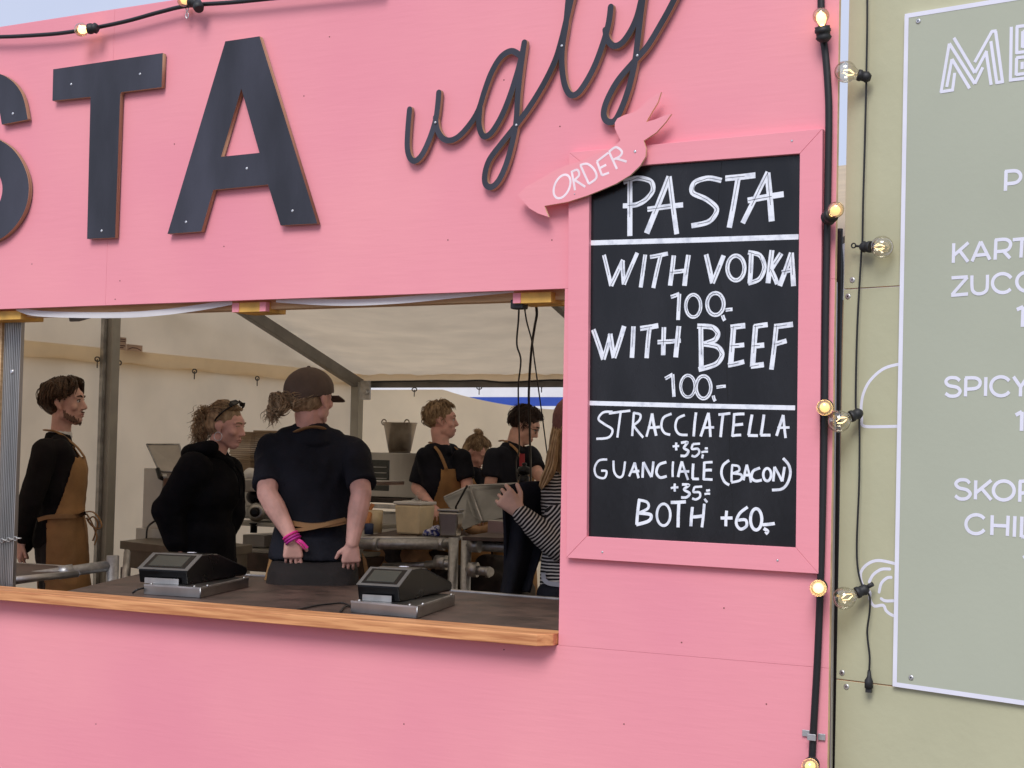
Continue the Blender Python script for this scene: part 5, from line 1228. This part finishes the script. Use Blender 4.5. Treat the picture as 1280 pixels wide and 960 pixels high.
b = bmn(); prism(b, [PD(452,690,zdm),PD(458,700,zdm),PD(464,735,zdm),PD(458,735,zdm),PD(454,705,zdm)], av*.012); obj('apron_edge', b, m_apron, p.root, bevel=.003)
# wristbands
for dz, m_, rr_ in ((.0,m_hotpink,.031),(.013,m_mag,.0315),(.024,m_mag,.032)):
    d_ = (wL-eL).normalized(); c = wL-d_*(.006-dz); u1 = d_.orthogonal().normalized(); v1 = d_.cross(u1); b = bmn()
    tube(b, [c+u1*rr_*math.cos(t)+v1*rr_*math.sin(t) for t in [i*math.pi/10 for i in range(21)]], .0055, 7, caps=False, flat=.7); obj('wristband', b, m_, p.root, smooth=True)
b = bmn(); ribbon(b, catmull([PD(370,674,zdm-.185),PD(377,677,zdm-.19),PD(384.5,685,zdm-.18)],5), .011, nv, depth=.002, caps=False); tube(b, catmull([PD(369,676,zdm-.185),PD(375,680,zdm-.19),PD(381,687,zdm-.18)],5), .003, 6); obj('band_tail', b, m_hotpink, p.root)
# cap and low bun
h = p
X = lambda x,y,z: h.hc+(h.hr*x+h.hf*y+h.hu*z)*h.hs
Rh = Matrix((h.hr,h.hf,h.hu)).transposed()
cp = shell([sph(X(0,-.012,.042),(.091*h.s,.113*h.s,.093*h.s),Rh,20,14)], lambda c,n: (c-h.hc).dot(h.hu) > .022*h.s+(c-h.hc).dot(h.hf)*.14, .004, 'cap', m_cap, p.root, .006, .001, 20)
b = bmn(); up_, lo_ = [], []
for i in range(13):
    a = math.pi*i/12; x = math.cos(a)*.078; y = .075+math.sin(a)*.085; z = .036-.50*(y-.075)-x*x*3.0
    up_.append(b.verts.new(X(x,y,z+.002))); lo_.append(b.verts.new(X(x,y,z-.002)))
b.faces.new(up_); b.faces.new(lo_[::-1])
for i in range(13): b.faces.new((up_[i],lo_[i],lo_[(i+1)%13],up_[(i+1)%13]))
obj('cap_brim', b, m_cap, p.root)
b = bmn(); lathe(b, X(0,-.012,.132), h.hu, [(0,.008),(.004,.007),(.006,.003)], 10); obj('cap_button', b, m_cap, p.root)
rr = random.Random(2); cl = []
for i in range(90):
    th = rr.uniform(195,345); q0 = skull(th, rr.uniform(-22,-2), 1.02); q1 = (rr.uniform(-.05,.02), -.118+rr.uniform(-.012,.012), .0+rr.uniform(-.03,.03)); mid = tuple((a_+b_)/2*1.08 for a_, b_ in zip(q0,q1)); cl.append((q0,mid,q1,.0055))
for i in range(120):
    a = rr.uniform(0,6.28); R_ = rr.uniform(.018,.04); c0 = (-.035+R_*math.cos(a), -.125-rr.uniform(0,.03), -.01+R_*math.sin(a)); a2 = a+rr.uniform(.8,1.8); c1_ = (-.035+R_*1.1*math.cos((a+a2)/2), -.13-rr.uniform(0,.035), -.01+R_*1.1*math.sin((a+a2)/2)); c2_ = (-.035+R_*math.cos(a2), -.125-rr.uniform(0,.025), -.01+R_*math.sin(a2)-.005); cl.append((c0,c1_,c2_,.006))
for i in range(40):
    cl.append(((-.05+rr.uniform(-.03,.03),-.135,-.02),(-.065+rr.uniform(-.03,.02),-.145+rr.uniform(-.02,.02),-.045),(-.075+rr.uniform(-.03,.03),-.14+rr.uniform(-.03,.02),-.075+rr.uniform(-.02,.015)),.0045))
obj('hair', hair_mesh(h.hc,h.hr,h.hf,h.hu,h.hs,[(0,-.03,.01,.073,.085,.06),(-.035,-.122,-.01,.036,.03,.034)],cl), m_hblond, p.root, smooth=True)

# ---- 2. bearded man in a tan apron at the left
zdm = 8.45; hc = PD(82,506,zdm); av = away(80); sdv = side(80); bs = PD(72,700,zdm)
ff = sdv*.90+av*.12-av*0
p = Person('person with a beard in a black sweatshirt and tan apron standing by the tent post', hc, (bs.x,bs.y), ff, sdv*.93-av*.32+V((0,0,.05)), 1.82, hk=1.13)
zs = PD(70,556,zdm).z
sh_c = V((0,0,0))+PD(72,557,zdm)
tp = p.torso(sh_c, wide=.165, deep=.13, shw=.15)
# the near arm is on the camera side (his right), bent behind his back
shN = PD(57,565,zdm-.17); eN = PD(38,625,zdm-.20); wN = PD(27,676,zdm-.10)
shF = PD(78,565,zdm+.17); eF = PD(52,625,zdm+.22); wF = PD(30,680,zdm+.02)
p.body += [cap(shN,eN,.05,.042), cap(eN,wN,.042,.028), cap(shF,eF,.05,.042), cap(eF,wF,.042,.028)]
hand(p.body, wN, V((0,0,-1))-sdv*.15, av*.3+sdv, 1, 22, 1.0); hand(p.body, wF, V((0,0,-1)), sdv, -1, 20)
p.finish_body(m_skin, .0055); face_bits(p.root, p.hc, p.hr, p.hf, p.hu, p.hs)
R3 = Matrix((p.r,p.f,p.u)).transposed()
obj('sweatshirt', soft(tp+[cap(shN,eN,.072,.062), cap(eN,wN+(eN-wN)*.12,.062,.046), cap(shF,eF,.072,.06), cap(eF,wF,.06,.045), sph(p.S,(.09,.07,.02))+disc(p.S+V((0,0,.072)),V((0,0,1)),.066)],.009,3,.6,.009,6,(1,1,1.4)), m_sweat, p.root)
obj('tshirt_collar', soft([cyl(p.S+V((0,0,.05))+p.f*.01,p.S+V((0,0,.085))+p.f*.012,.071,.062)],.006,2,.5), m_lid, p.root)
p.trousers(); p.shoes()
s_ = p.s
zbib = PD(88,571,zdm).z; zwa = PD(88,645,zdm).z; zhem = PD(88,712,zdm).z-.12
ap = [sph(p.P0-V((0,0,.03)),(.192*s_,.158*s_,.10),R3,14,10)+sph(p.W,(.168*s_,.138*s_,.09),R3,14,10), sph(p.W,(.168*s_,.138*s_,.09),R3,14,10)+sph(p.C,(.172*s_,.155*s_,.13),R3,14,10), sph(p.P0-V((0,0,.03)),(.192*s_,.158*s_,.10),R3,14,10)+sph(p.L(0,.02,.55),(.21*s_,.165*s_,.08),R3,14,10), sph(p.C,(.172*s_,.155*s_,.13),R3)+sph(p.S+p.f*.03-V((0,0,.05)),(.15*s_,.11*s_,.05),R3,14,10)]
def keep(c, n):
    lx = (c-p.base).dot(p.r)/s_; ly = (c-p.base).dot(p.f)/s_; z = c.z
    if z > zbib or z < FLOOR+.5: return False
    if z > zwa: 
        t = (z-zwa)/(zbib-zwa); cut = -.055+.10*t**.8
        return ly > cut
    return ly > -.085
shell(ap, keep, .006, 'apron', m_apron, p.root, .011, .010, 6)
for sx in (1,-1):
    b = bmn(); q = [p.S+p.r*sx*.02*s_-p.f*.07+V((0,0,.085)), p.S+p.r*sx*.078*s_-p.f*.01+V((0,0,.072)), p.S+p.r*sx*.095*s_+p.f*.085+V((0,0,.0)), p.C+p.r*sx*.10*s_+p.f*.128*s_+V((0,0,.075))]
    tube(b, catmull(q,6), .014, 8, flat=.35); obj('apron_strap', b, m_strap, p.root, smooth=True)
b = bmn(); ribbon(b, catmull([PD(47,650,zdm-.20),PD(60,646.5,zdm-.21),(PD(80,645.5,zdm-.18)),PD(96,645,zdm-.12),PD(107,640,zdm-.02)],5), .022, -av, depth=.004, caps=False); obj('apron_string', b, m_strap, p.root)
b = bmn(); 
for L_ in ([(107,640),(116,640),(124,648),(127,658),(121,661),(113,655),(108,647)],[(108,642),(114,652),(119,664),(121,672),(118,681)],[(110,650),(117,646),(122,656),(116,676)]):
    tube(b, catmull([PD(x,y,zdm-.05) for x,y in L_],5), .013, 8, flat=.3)
obj('apron_bow', b, m_strap, p.root, smooth=True)
rr = random.Random(4); cl = []
for i in range(330):
    th = rr.uniform(150,390); side_ = th
    el0 = rr.uniform(35,95); q0 = skull(th+rr.uniform(-30,30), el0, 1.06); el1 = rr.uniform(-10,30); q1 = skull(th, el1, 1.12); e2 = rr.uniform(-38,-5) if 190 < th < 350 else rr.uniform(-5,18); q2 = skull(th, e2, 1.10)
    cl.append((q0,q1,q2,.008))
for i in range(110):
    sx = rr.choice((-1,1)); q0 = (sx*rr.uniform(0,.02),.02,.134+rr.uniform(-.006,.006)); q1 = (sx*rr.uniform(.03,.06),.062,.106+rr.uniform(-.012,.008)); q2 = (sx*rr.uniform(.062,.082),.050,.058+rr.uniform(-.02,.02)); cl.append((q0,q1,q2,.007))
obj('hair', hair_mesh(p.hc,p.hr,p.hf,p.hu,p.hs,[(0,-.024,.058,.082,.094,.078),(0,-.05,.02,.074,.068,.07)],cl,4), m_hbrown, p.root, smooth=True)
cl = []
for i in range(420):
    sx = rr.choice((-1,1)); t = rr.random(); x = sx*(.016+.050*t) if t>.2 else sx*rr.uniform(0,.022); y = .068-.058*t+rr.uniform(-.003,.004); z = -.085+.038*t+rr.uniform(-.013,.016)
    cl.append(((x,y,z+.007),(x*1.02,y+.002,z),(x*1.01,y+.001,z-.009),.0026))
for i in range(40):
    x = rr.uniform(-.02,.02); cl.append(((x,.085,-.036),(x*1.1,.086,-.040),(x*1.2,.083,-.043),.0015))
b = bmn()
for st in cl:
    pts = [p.hc+(p.hr*q[0]+p.hf*q[1]+p.hu*q[2])*p.hs for q in st[:-1]]; tube(b, pts, [.001,st[-1],.0008], 5)
obj('beard', b, mat('beard_stubble',(.24,.14,.095),.8,var=.2), p.root)

# ---- 3. woman in the black hoodie leaning forward
zdm = 7.5; hc = PD(283,535.5,zdm); av = away(270); sdv = side(270); bs = PD(252,700,zdm)
ff = sdv*.88-av*.30
p = Person('person in a black hooded top with sunglasses pushed up on curly blond hair', hc, (bs.x,bs.y), ff, sdv*.90-av*.42+V((0,0,-.12)), 1.68)
tp = p.torso(PD(262,581,zdm), wide=.175, deep=.145, shw=.14, hip=.18)
shN = PD(243,588,zdm-.15); eN = PD(211,640,zdm-.13); wN = PD(222,684,zdm-.18); shF = PD(282,590,zdm+.12); eF = PD(290,640,zdm+.1); wF = PD(270,690,zdm+.06)
p.body += [cap(shN,eN,.045,.04), cap(eN,wN,.04,.027), cap(shF,eF,.045,.038), cap(eF,wF,.038,.027)]
hand(p.body, wN, V((0,0,-1))+sdv*.3, sdv, -1, 18, .92); hand(p.body, wF, V((0,0,-1)), -sdv, 1, 22, .92)
p.finish_body(m_skin2, .0055); face_bits(p.root, p.hc, p.hr, p.hf, p.hu, p.hs, closed=True, brow=m_hblond)
R3 = Matrix((p.r,p.f,p.u)).transposed()
parts = tp+[cap(shN,eN,.088,.082), cap(eN,wN+(eN-wN)*.10,.080,.052), cap(shF,eF,.085,.07), cap(eF,wF,.07,.05), sph(p.P0,(.20,.165,.14),R3)+sph(p.W,(.175,.15,.1),R3), sph(p.C,(.18,.158,.14),R3)+sph(p.S,(.14,.11,.05),R3), cap(wN-(wN-eN)*.1, wN-(wN-eN)*.04,.044,.042)]
parts.append(sph(p.P0-V((0,0,.02)),(.2,.17,.16),R3))
obj('hoodie', soft(parts,.009,3,.6,.011,5,(1,1,1.5)), m_hood, p.root)
hd = p.S+V((0,0,.065))
parts = []
for i in range(11):
    a = math.pi*(.0+i/10*1.0)+math.pi; q = hd+(p.r*math.cos(a)*.098+p.f*(math.sin(a)*.095+.01))+V((0,0,.012+.012*math.sin(a)))
    q2 = hd+(p.r*math.cos(a+.3)*.098+p.f*(math.sin(a+.3)*.095+.01))+V((0,0,.012+.012*math.sin(a+.3)))
    parts.append(cap(q, q2, .036, .036))
parts.append(sph(hd-p.f*.085-V((0,0,.02)),(.085,.06,.055),R3)); parts.append(cap(hd+p.r*.09+p.f*.02, hd+p.f*.10+V((0,0,-.06)), .03,.026)); parts.append(cap(hd-p.r*.09+p.f*.02, hd+p.f*.10+V((0,0,-.06)), .03,.026))
obj('hood', soft(parts,.008,3,.6,.008,10), m_hood, p.root)
for sx in (-1,1):
    b = bmn(); q = p.S+p.f*.12+p.r*sx*.035; tube(b, catmull([q+V((0,0,-.0)),q+V((0,0,-.06))+p.f*.04,q+V((0,0,-.16))+p.f*.05],5), .004, 6); obj('drawstring', b, m_hood, p.root)
p.trousers(m_tee); p.shoes()
rr = random.Random(8); cl = []
for i in range(260):
    th = rr.uniform(0,180); el = rr.uniform(28,88) if 20 < th < 160 else rr.uniform(0,88); q0 = skull(th, max(el, 33+10*math.sin(math.radians(th))) if 15 < th < 165 else el, 1.05)
    q2 = (rr.uniform(-.03,.03), -.10+rr.uniform(-.01,.01), .06+rr.uniform(-.03,.03)); m1 = tuple((a_+b_)/2 for a_, b_ in zip(q0,q2)); l_ = math.sqrt(m1[0]**2+(m1[1]+.012)**2+(m1[2]-.04)**2)+1e-6; kk = .100/l_
    m1 = (m1[0]*kk*.85, -.012+(m1[1]+.012)*kk, .04+(m1[2]-.04)*kk*.93); cl.append((q0,m1,q2,.0062))
for i in range(230):   # curly tail
    x, z = rr.gauss(0,.03), rr.uniform(-.075,.075); y = -.105-rr.uniform(0,.045); pts = []
    ph = rr.uniform(0,6.28); r_ = rr.uniform(.008,.016)
    for k in range(7): pts.append((x+r_*math.cos(ph+k*1.3), y+r_*.9*math.sin(ph+k*1.3)-.003*k, z+.03-.011*k))
    cl.append(tuple(pts)+(.0042,))
obj('hair', hair_mesh(p.hc,p.hr,p.hf,p.hu,p.hs,[(0,-.022,.052,.079,.093,.080),(0,-.045,.01,.070,.07,.055),(0,-.122,0,.035,.03,.075)],cl,8), m_hblond, p.root, smooth=True)
b = bmn(); X = lambda x,y,z: p.hc+(p.hr*x+p.hf*y+p.hu*z)*p.hs
for sx in (-1,1):
    L_ = [X(sx*.012,.062,.135),X(sx*.035,.066,.136),X(sx*.066,.052,.120),X(sx*.072,.026,.118),X(sx*.055,.022,.136),X(sx*.02,.036,.146)]
    prism(b, L_, (p.hf*.35+p.hu*.9).normalized()*.006)
    tube(b, catmull([X(sx*.070,.045,.119),X(sx*.088,.01,.085),X(sx*.088,-.02,.05),X(sx*.083,-.03,.03)],5), .0045, 6)
tube(b, [X(-.012,.055,.140),X(0,.058,.142),X(.012,.055,.140)], .003, 6); obj('sunglasses', b, m_black, p.root)
b = bmn(); c = X(.086,.0,-.042); tube(b, [c+(p.hf*math.cos(t)+p.hu*math.sin(t))*.021 for t in [i*math.pi/10 for i in range(21)]], .0018, 6, caps=False); obj('hoop_earring', b, m_screw, p.root)

# ---- aproned cooks at the back
def cook(label, hpx, zd, base_px, fwd, hdir, H, shp, arms, hair, tee=m_tee, skin_=m_skin2, brow=m_hblond, bib=True, closed=False, deep=.12, col=m_strap):
    hc = PD(*hpx, zd); bs = PD(*base_px, zd)
    p = Person(label, hc, (bs.x,bs.y), fwd, hdir, H)
    tp = p.torso(PD(*shp), wide=.17, deep=deep, shw=.155)
    sl = []
    for (sh, el, wr, sleeve) in arms:
        a_, b_, c_ = PD(*sh), PD(*el), PD(*wr); p.body += [cap(a_,b_,.046,.04), cap(b_,c_,.04,.027)]
        hand(p.body, c_, (c_-b_), V((0,0,-1)), 1 if sh[0] > hpx[0] else -1, 20, .95)
        e = a_+(b_-a_)*sleeve; sl += [cap(a_,a_+(b_-a_)*sleeve*.4,.068,.066)+cyl(a_+(b_-a_)*sleeve*.5,e,.064,.062)]
    p.finish_body(skin_, .006); face_bits(p.root, p.hc, p.hr, p.hf, p.hu, p.hs, brow=brow, closed=closed)
    R3 = Matrix((p.r,p.f,p.u)).transposed(); s_ = p.s
    obj('tshirt', soft(tp+sl+[sph(p.S,(.08,.06,.02))+disc(p.S+V((0,0,.055)),V((0,0,1)),.066), sph(p.P0,(.175*s_,.13*s_,.12),R3)],.009,3,.6,.007,7), tee, p.root)
    p.trousers(); p.shoes()
    ap = [sph(p.P0-V((0,0,.03)),(.19*s_,.145*s_,.10),R3,14,10)+sph(p.W,(.165*s_,(deep+.012)*s_,.09),R3,14,10), sph(p.W,(.165*s_,(deep+.012)*s_,.09),R3,14,10)+sph(p.C,(.17*s_,(deep+.024)*s_,.13),R3,14,10), sph(p.P0-V((0,0,.03)),(.19*s_,.145*s_,.10),R3,14,10)+sph(p.L(0,.02,.6),(.2*s_,.15*s_,.08),R3,14,10)]
    zb = p.C.z+.035; zw = p.W.z
    def keep(c, n):
        q = c-(p.base+(p.S-p.P0)*max(0,min(1.2,(c.z-p.P0.z)/(p.S.z-p.P0.z)))); lx, ly = q.dot(p.r)/s_, q.dot(p.f)/s_
        if c.z > zb or c.z < FLOOR+.5: return False
        if c.z > zw: return ly > .0 and abs(lx) < .155-.05*(c.z-zw)/(zb-zw)
        return ly > -.05
    shell(ap, keep, .006, 'apron', m_apron, p.root, .012, .006, 7)
    for sx in (-1,1):
        b = bmn(); q = [p.S+p.r*sx*.03-p.f*.075+V((0,0,.065)), p.S+p.r*sx*.080-p.f*.01+V((0,0,.062)), p.S+p.r*sx*.098+p.f*.088+V((0,0,-.002)), p.C+p.r*sx*.095+p.f*(deep+.018)*s_+V((0,0,.03))]
        tube(b, catmull(q,6), .013, 8, flat=.4); obj('apron_strap', b, col, p.root, smooth=True)
    base, cl, hm = hair; obj('hair', hair_mesh(p.hc,p.hr,p.hf,p.hu,p.hs,base,cl), hm, p.root, smooth=True)
    return p
def short_hair(seed, n=260, front=True, ln=22, lo=-18):
    rr = random.Random(seed); cl = []
    for i in range(n):
        th = rr.uniform(0,360); fr = 25 < th < 155; el = rr.uniform(42 if fr else lo, 90)
        q0 = skull(th, el, 1.02); q1 = skull(th+rr.uniform(-6,6), el-ln*.45, 1.11 if not fr else 1.13); q2 = skull(th+rr.uniform(-8,8), max(el-ln, 30 if fr else lo-14), 1.07)
        cl.append((q0,q1,q2,.0062))
    return [(0,-.02,.055,.080,.094,.078),(0,-.045,.02,.070,.068,.055)], cl
zc = 10.0; av = away(555); sdv = side(555)
b_, c_ = short_hair(21)
p4 = cook('person with short fair hair, black T-shirt and tan apron looking right beside the oven', (552,528), zc, (556,640), sdv*.55-av*.55, sdv*.92+av*.02+V((0,0,.05)), 1.82, (551,566,zc), [((531,575,zc),(521,610,zc-.02),(541,634,zc-.35),.85),((577,574,zc-.05),(584,606,zc-.1),(580,630,zc-.4),.8)], (b_, c_, m_hstraw), brow=m_hstraw, skin_=m_skin2)
zc = 10.5; av = away(595); sdv = side(595); rr = random.Random(31); cl = []
for i in range(240):
    th = rr.uniform(0,360); el = rr.uniform(20 if 25 < th < 155 else -25, 85); q0 = skull(th, max(el,40) if 25 < th < 155 else el, 1.04); q2 = (rr.uniform(-.015,.015), -.06, .128); m1 = skull(th+rr.uniform(-5,5), (el+80)/2, 1.09); cl.append((q0,m1,q2,.0055))
for i in range(90):
    a = rr.uniform(0,6.28); c0 = (.024*math.cos(a), -.065+.02*math.sin(a), .13+rr.uniform(0,.04)); a2 = a+1.4; cl.append((c0,(.03*math.cos(a+.7),-.065+.026*math.sin(a+.7),.15),(.022*math.cos(a2),-.065+.02*math.sin(a2),.13+rr.uniform(0,.03)),.005))
p5 = cook('person with fair hair in a small bun looking down between the two aproned men', (594,568), zc, (598,660), sdv*.6-av*.5, sdv*.80-av*.35+V((0,0,-.55)), 1.66, (587,594,zc+.0), [((572,601,zc),(570,628,zc-.1),(590,640,zc-.3),.6),((604,601,zc-.05),(609,625,zc-.15),(602,640,zc-.35),.6)], ([(0,-.022,.052,.079,.093,.080),(0,-.065,.148,.026,.024,.024),(0,-.045,.01,.070,.07,.055)], cl, m_hblond), brow=m_hblond, closed=True)
zc = 9.9; av = away(650); sdv = side(650)
b_, c_ = short_hair(41, 320, ln=34, lo=-25)
p6 = cook('person with brown hair and glasses in black T-shirt and tan apron bending to the right', (655,534), zc, (640,650), sdv*.75-av*.35, sdv*.86-av*.10+V((0,0,-.42)), 1.78, (640,564,zc), [((618,572,zc-.12),(612,612,zc-.16),(625,640,zc-.4),.62),((662,570,zc+.05),(672,592,zc-.1),(684,608,zc-.35),.8)], (b_, c_, m_hdark), brow=m_hdark, skin_=m_skin)
X = lambda x,y,z: p6.hc+(p6.hr*x+p6.hf*y+p6.hu*z)*p6.hs
b = bmn()
for sx in (-1,1):
    tube(b, [X(sx*.031+.021*math.cos(t),.092-.006*abs(math.cos(t)),.012+.017*math.sin(t)) for t in [i*math.pi/8 for i in range(17)]], .0018, 6, caps=False); tube(b, [X(sx*.052,.086,.016),X(sx*.078,.03,.014),X(sx*.082,-.01,.012)], .0018, 6)
tube(b, [X(-.01,.095,.014),X(.01,.095,.014)], .0018, 6); obj('glasses', b, m_black, p6.root)
b = bmn(); c = PD(653,575,zc-.2); box(b, (c.x-.02,c.y-.004,c.z-.04), (c.x+.015,c.y+.004,c.z+.04)); obj('shirt_print', b, mat('red_print',(.35,.03,.04),.7), p6.root)

# ---- woman in the striped top at the right edge of the hatch
def stripe_mat(name, d, freq=62):
    m = bpy.data.materials.new(name); m.use_nodes = True; MATS[name] = m; n = m.node_tree.nodes; l = m.node_tree.links; b = n['Principled BSDF']
    g = n.new('ShaderNodeNewGeometry'); t = n.new('ShaderNodeTexNoise'); t.inputs['Scale'].default_value = 9; l.new(g.outputs['Position'], t.inputs['Vector'])
    dt = n.new('ShaderNodeVectorMath'); dt.operation = 'DOT_PRODUCT'; dt.inputs[1].default_value = tuple(V(d).normalized()); l.new(g.outputs['Position'], dt.inputs[0])
    ma = n.new('ShaderNodeMath'); ma.operation = 'MULTIPLY_ADD'; ma.inputs[1].default_value = .018; l.new(t.outputs['Fac'], ma.inputs[0]); l.new(dt.outputs['Value'], ma.inputs[2])
    m2 = n.new('ShaderNodeMath'); m2.operation = 'MULTIPLY'; m2.inputs[1].default_value = freq; l.new(ma.outputs[0], m2.inputs[0])
    fr = n.new('ShaderNodeMath'); fr.operation = 'FRACT'; l.new(m2.outputs[0], fr.inputs[0])
    gt = n.new('ShaderNodeMath'); gt.operation = 'GREATER_THAN'; gt.inputs[1].default_value = .60; l.new(fr.outputs[0], gt.inputs[0])
    mx_ = n.new('ShaderNodeMixRGB'); mx_.inputs[1].default_value = (.015,.013,.014,1); mx_.inputs[2].default_value = (.62,.58,.54,1); l.new(gt.outputs[0], mx_.inputs[0]); l.new(mx_.outputs[0], b.inputs['Base Color']); b.inputs['Roughness'].default_value = .9; return m
zdm = 6.3; av = away(700); sdv = side(700); hc = PD(719,541,zdm); bs = PD(716,700,zdm)
p = Person('person in a striped top and rust beanie with long blond hair at the hatch edge', hc, (bs.x,bs.y), av*.6-sdv*.75, av*.9-sdv*.15, 1.70)
tp = p.torso(PD(716,596,zdm), wide=.16, deep=.12, shw=.14)
shN = PD(700,606,zdm-.08); eN = PD(697,690,zdm-.12); eN = PD(698,684,zdm-.14); wN = PD(650,641,zdm-.16)
shF = PD(735,606,zdm+.1); eF = PD(745,680,zdm+.1); wF = PD(725,720,zdm+.1)
p.body += [cap(shN,eN,.042,.038), cap(eN,wN,.038,.026), cap(shF,eF,.042,.038), cap(eF,wF,.038,.026)]
hand(p.body, wN, (PD(629,619,zdm-.17)-wN), av, -1, 60, 1.04, 1.0)
hand(p.body, wF, V((0,0,-1)), -sdv, 1, 20, .95)
p.finish_body(m_skin3, .0034); face_bits(p.root, p.hc, p.hr, p.hf, p.hu, p.hs, brow=m_hstraw)
R3 = Matrix((p.r,p.f,p.u)).transposed()
hz = PD(700,716,zdm).z
ms1 = stripe_mat('striped_jersey', V((0,0,1)), 72)
parts = tp+[sph(p.P0,(.165,.125,.10),R3)+sph(p.W,(.15,.11,.08),R3), cap(shF,eF,.06,.052), cap(eF,wF,.052,.036), cap(shN,shN+(eN-shN)*.5,.06,.056)]
obj('striped_top', soft(parts,.007,3,.6,.005,8), ms1, p.root)
ms2 = stripe_mat('striped_sleeve', wN-eN, 72)
obj('sleeve', soft([cap(shN+(eN-shN)*.45,eN,.060,.056), cap(eN,eN+(wN-eN)*.35,.056,.056), cap(eN+(wN-eN)*.35,wN+(eN-wN)*.02,.056,.033)],.006,3,.6,.006,9), ms2, p.root)
p.trousers(m_tee, up=1.03, hip=.20); p.shoes()
b = bmn(); ribbon(b, catmull([PD(679,716,zdm-.14),PD(680,724,zdm-.14),(PD(686,729,zdm-.15)),PD(700,731,zdm-.16)],5), .018, -av, depth=.006, caps=False); obj('light_trim', b, mat('pale_denim',(.40,.42,.48),.8), p.root)
rr = random.Random(12); cl = []
for i in range(300):
    th = rr.uniform(150,390); q0 = skull(th, rr.uniform(5,30), 1.03); sx = q0[0]; z1 = rr.uniform(-.10,-.06); z2 = rr.uniform(-.34,-.20)
    dx = rr.uniform(-.03,.01) if sx < 0 else rr.uniform(-.01,.03)
    cl.append((q0,(q0[0]*1.15,q0[1]*1.1-.01,z1*.5),(q0[0]*1.1+dx,q0[1]*1.0-.02,z1-.06),(q0[0]*.9+dx*1.6+rr.uniform(-.015,.015),q0[1]*.8-.03,z2),.008))
obj('hair', hair_mesh(p.hc,p.hr,p.hf,p.hu,p.hs,[(0,-.03,.02,.082,.088,.07),(0,-.06,-.06,.075,.05,.08)],cl,12), m_hlong, p.root, smooth=True)
# a lock of hair falling forward over the shoulder
b = bmn(); rr = random.Random(13)
for i in range(70):
    j = rr.uniform(-1,1); k = rr.uniform(-.04,.04)
    tube(b, catmull([PD(697+j*4,538,zdm-.08+k),PD(693+j*5,560,zdm-.12+k),PD(690+j*6,580,zdm-.14+k),PD(684+j*7,596,zdm-.15+k),PD(677+j*3,612-abs(j)*4,zdm-.15+k)],5), [.004]*8+[.0045]*8+[.003]*4+[.0008], 5, flat=.5)
obj('hair_lock', b, m_hlong, p.root, smooth=True)
Rh = Matrix((p.hr,p.hf,p.hu)).transposed()
shell([sph(p.hc+p.hu*.048-p.hf*.014,(.096,.115,.108),Rh,20,14)], lambda c,n: (c-p.hc).dot(p.hu) > .012, .006, 'beanie', m_beanie, p.root, .006, .003, 30)
# the black cloth she holds up
b = bmn(); gr = []; NU, NV = 36, 40
TL, TR, BL, BR = (626,610), (694,600), (627,742), (668,748)
for i in range(NU+1):
    row = []
    for j in range(NV+1):
        u, v = i/NU, j/NV
        lx = TL[0]+(BL[0]-TL[0])*v+(3*math.sin(v*3)); rx = TR[0]-34*v**1.6+(1-v)*0; y0 = 610-6*math.sin(u*3)*(1)-5*u; y1 = 744-4*u
        z_ = zdm-.10+.03*math.sin(u*9+v*2)*(.4+v)+.02*noise.noise(V((u*4,v*2,0)))+.10*u
        row.append(b.verts.new(PD(lx+(rx-lx)*u, y0+(y1-y0)*v, z_)))
    gr.append(row)
for i in range(NU):
    for j in range(NV): b.faces.new((gr[i][j],gr[i+1][j],gr[i+1][j+1],gr[i][j+1])).smooth = True
o = obj('held_cloth', b, m_tee, label='black jacket like cloth held up by the hand in the striped sleeve', cat='cloth', origin=PD(650,690,zdm)); md = o.modifiers.new('solid','SOLIDIFY'); md.thickness = .012
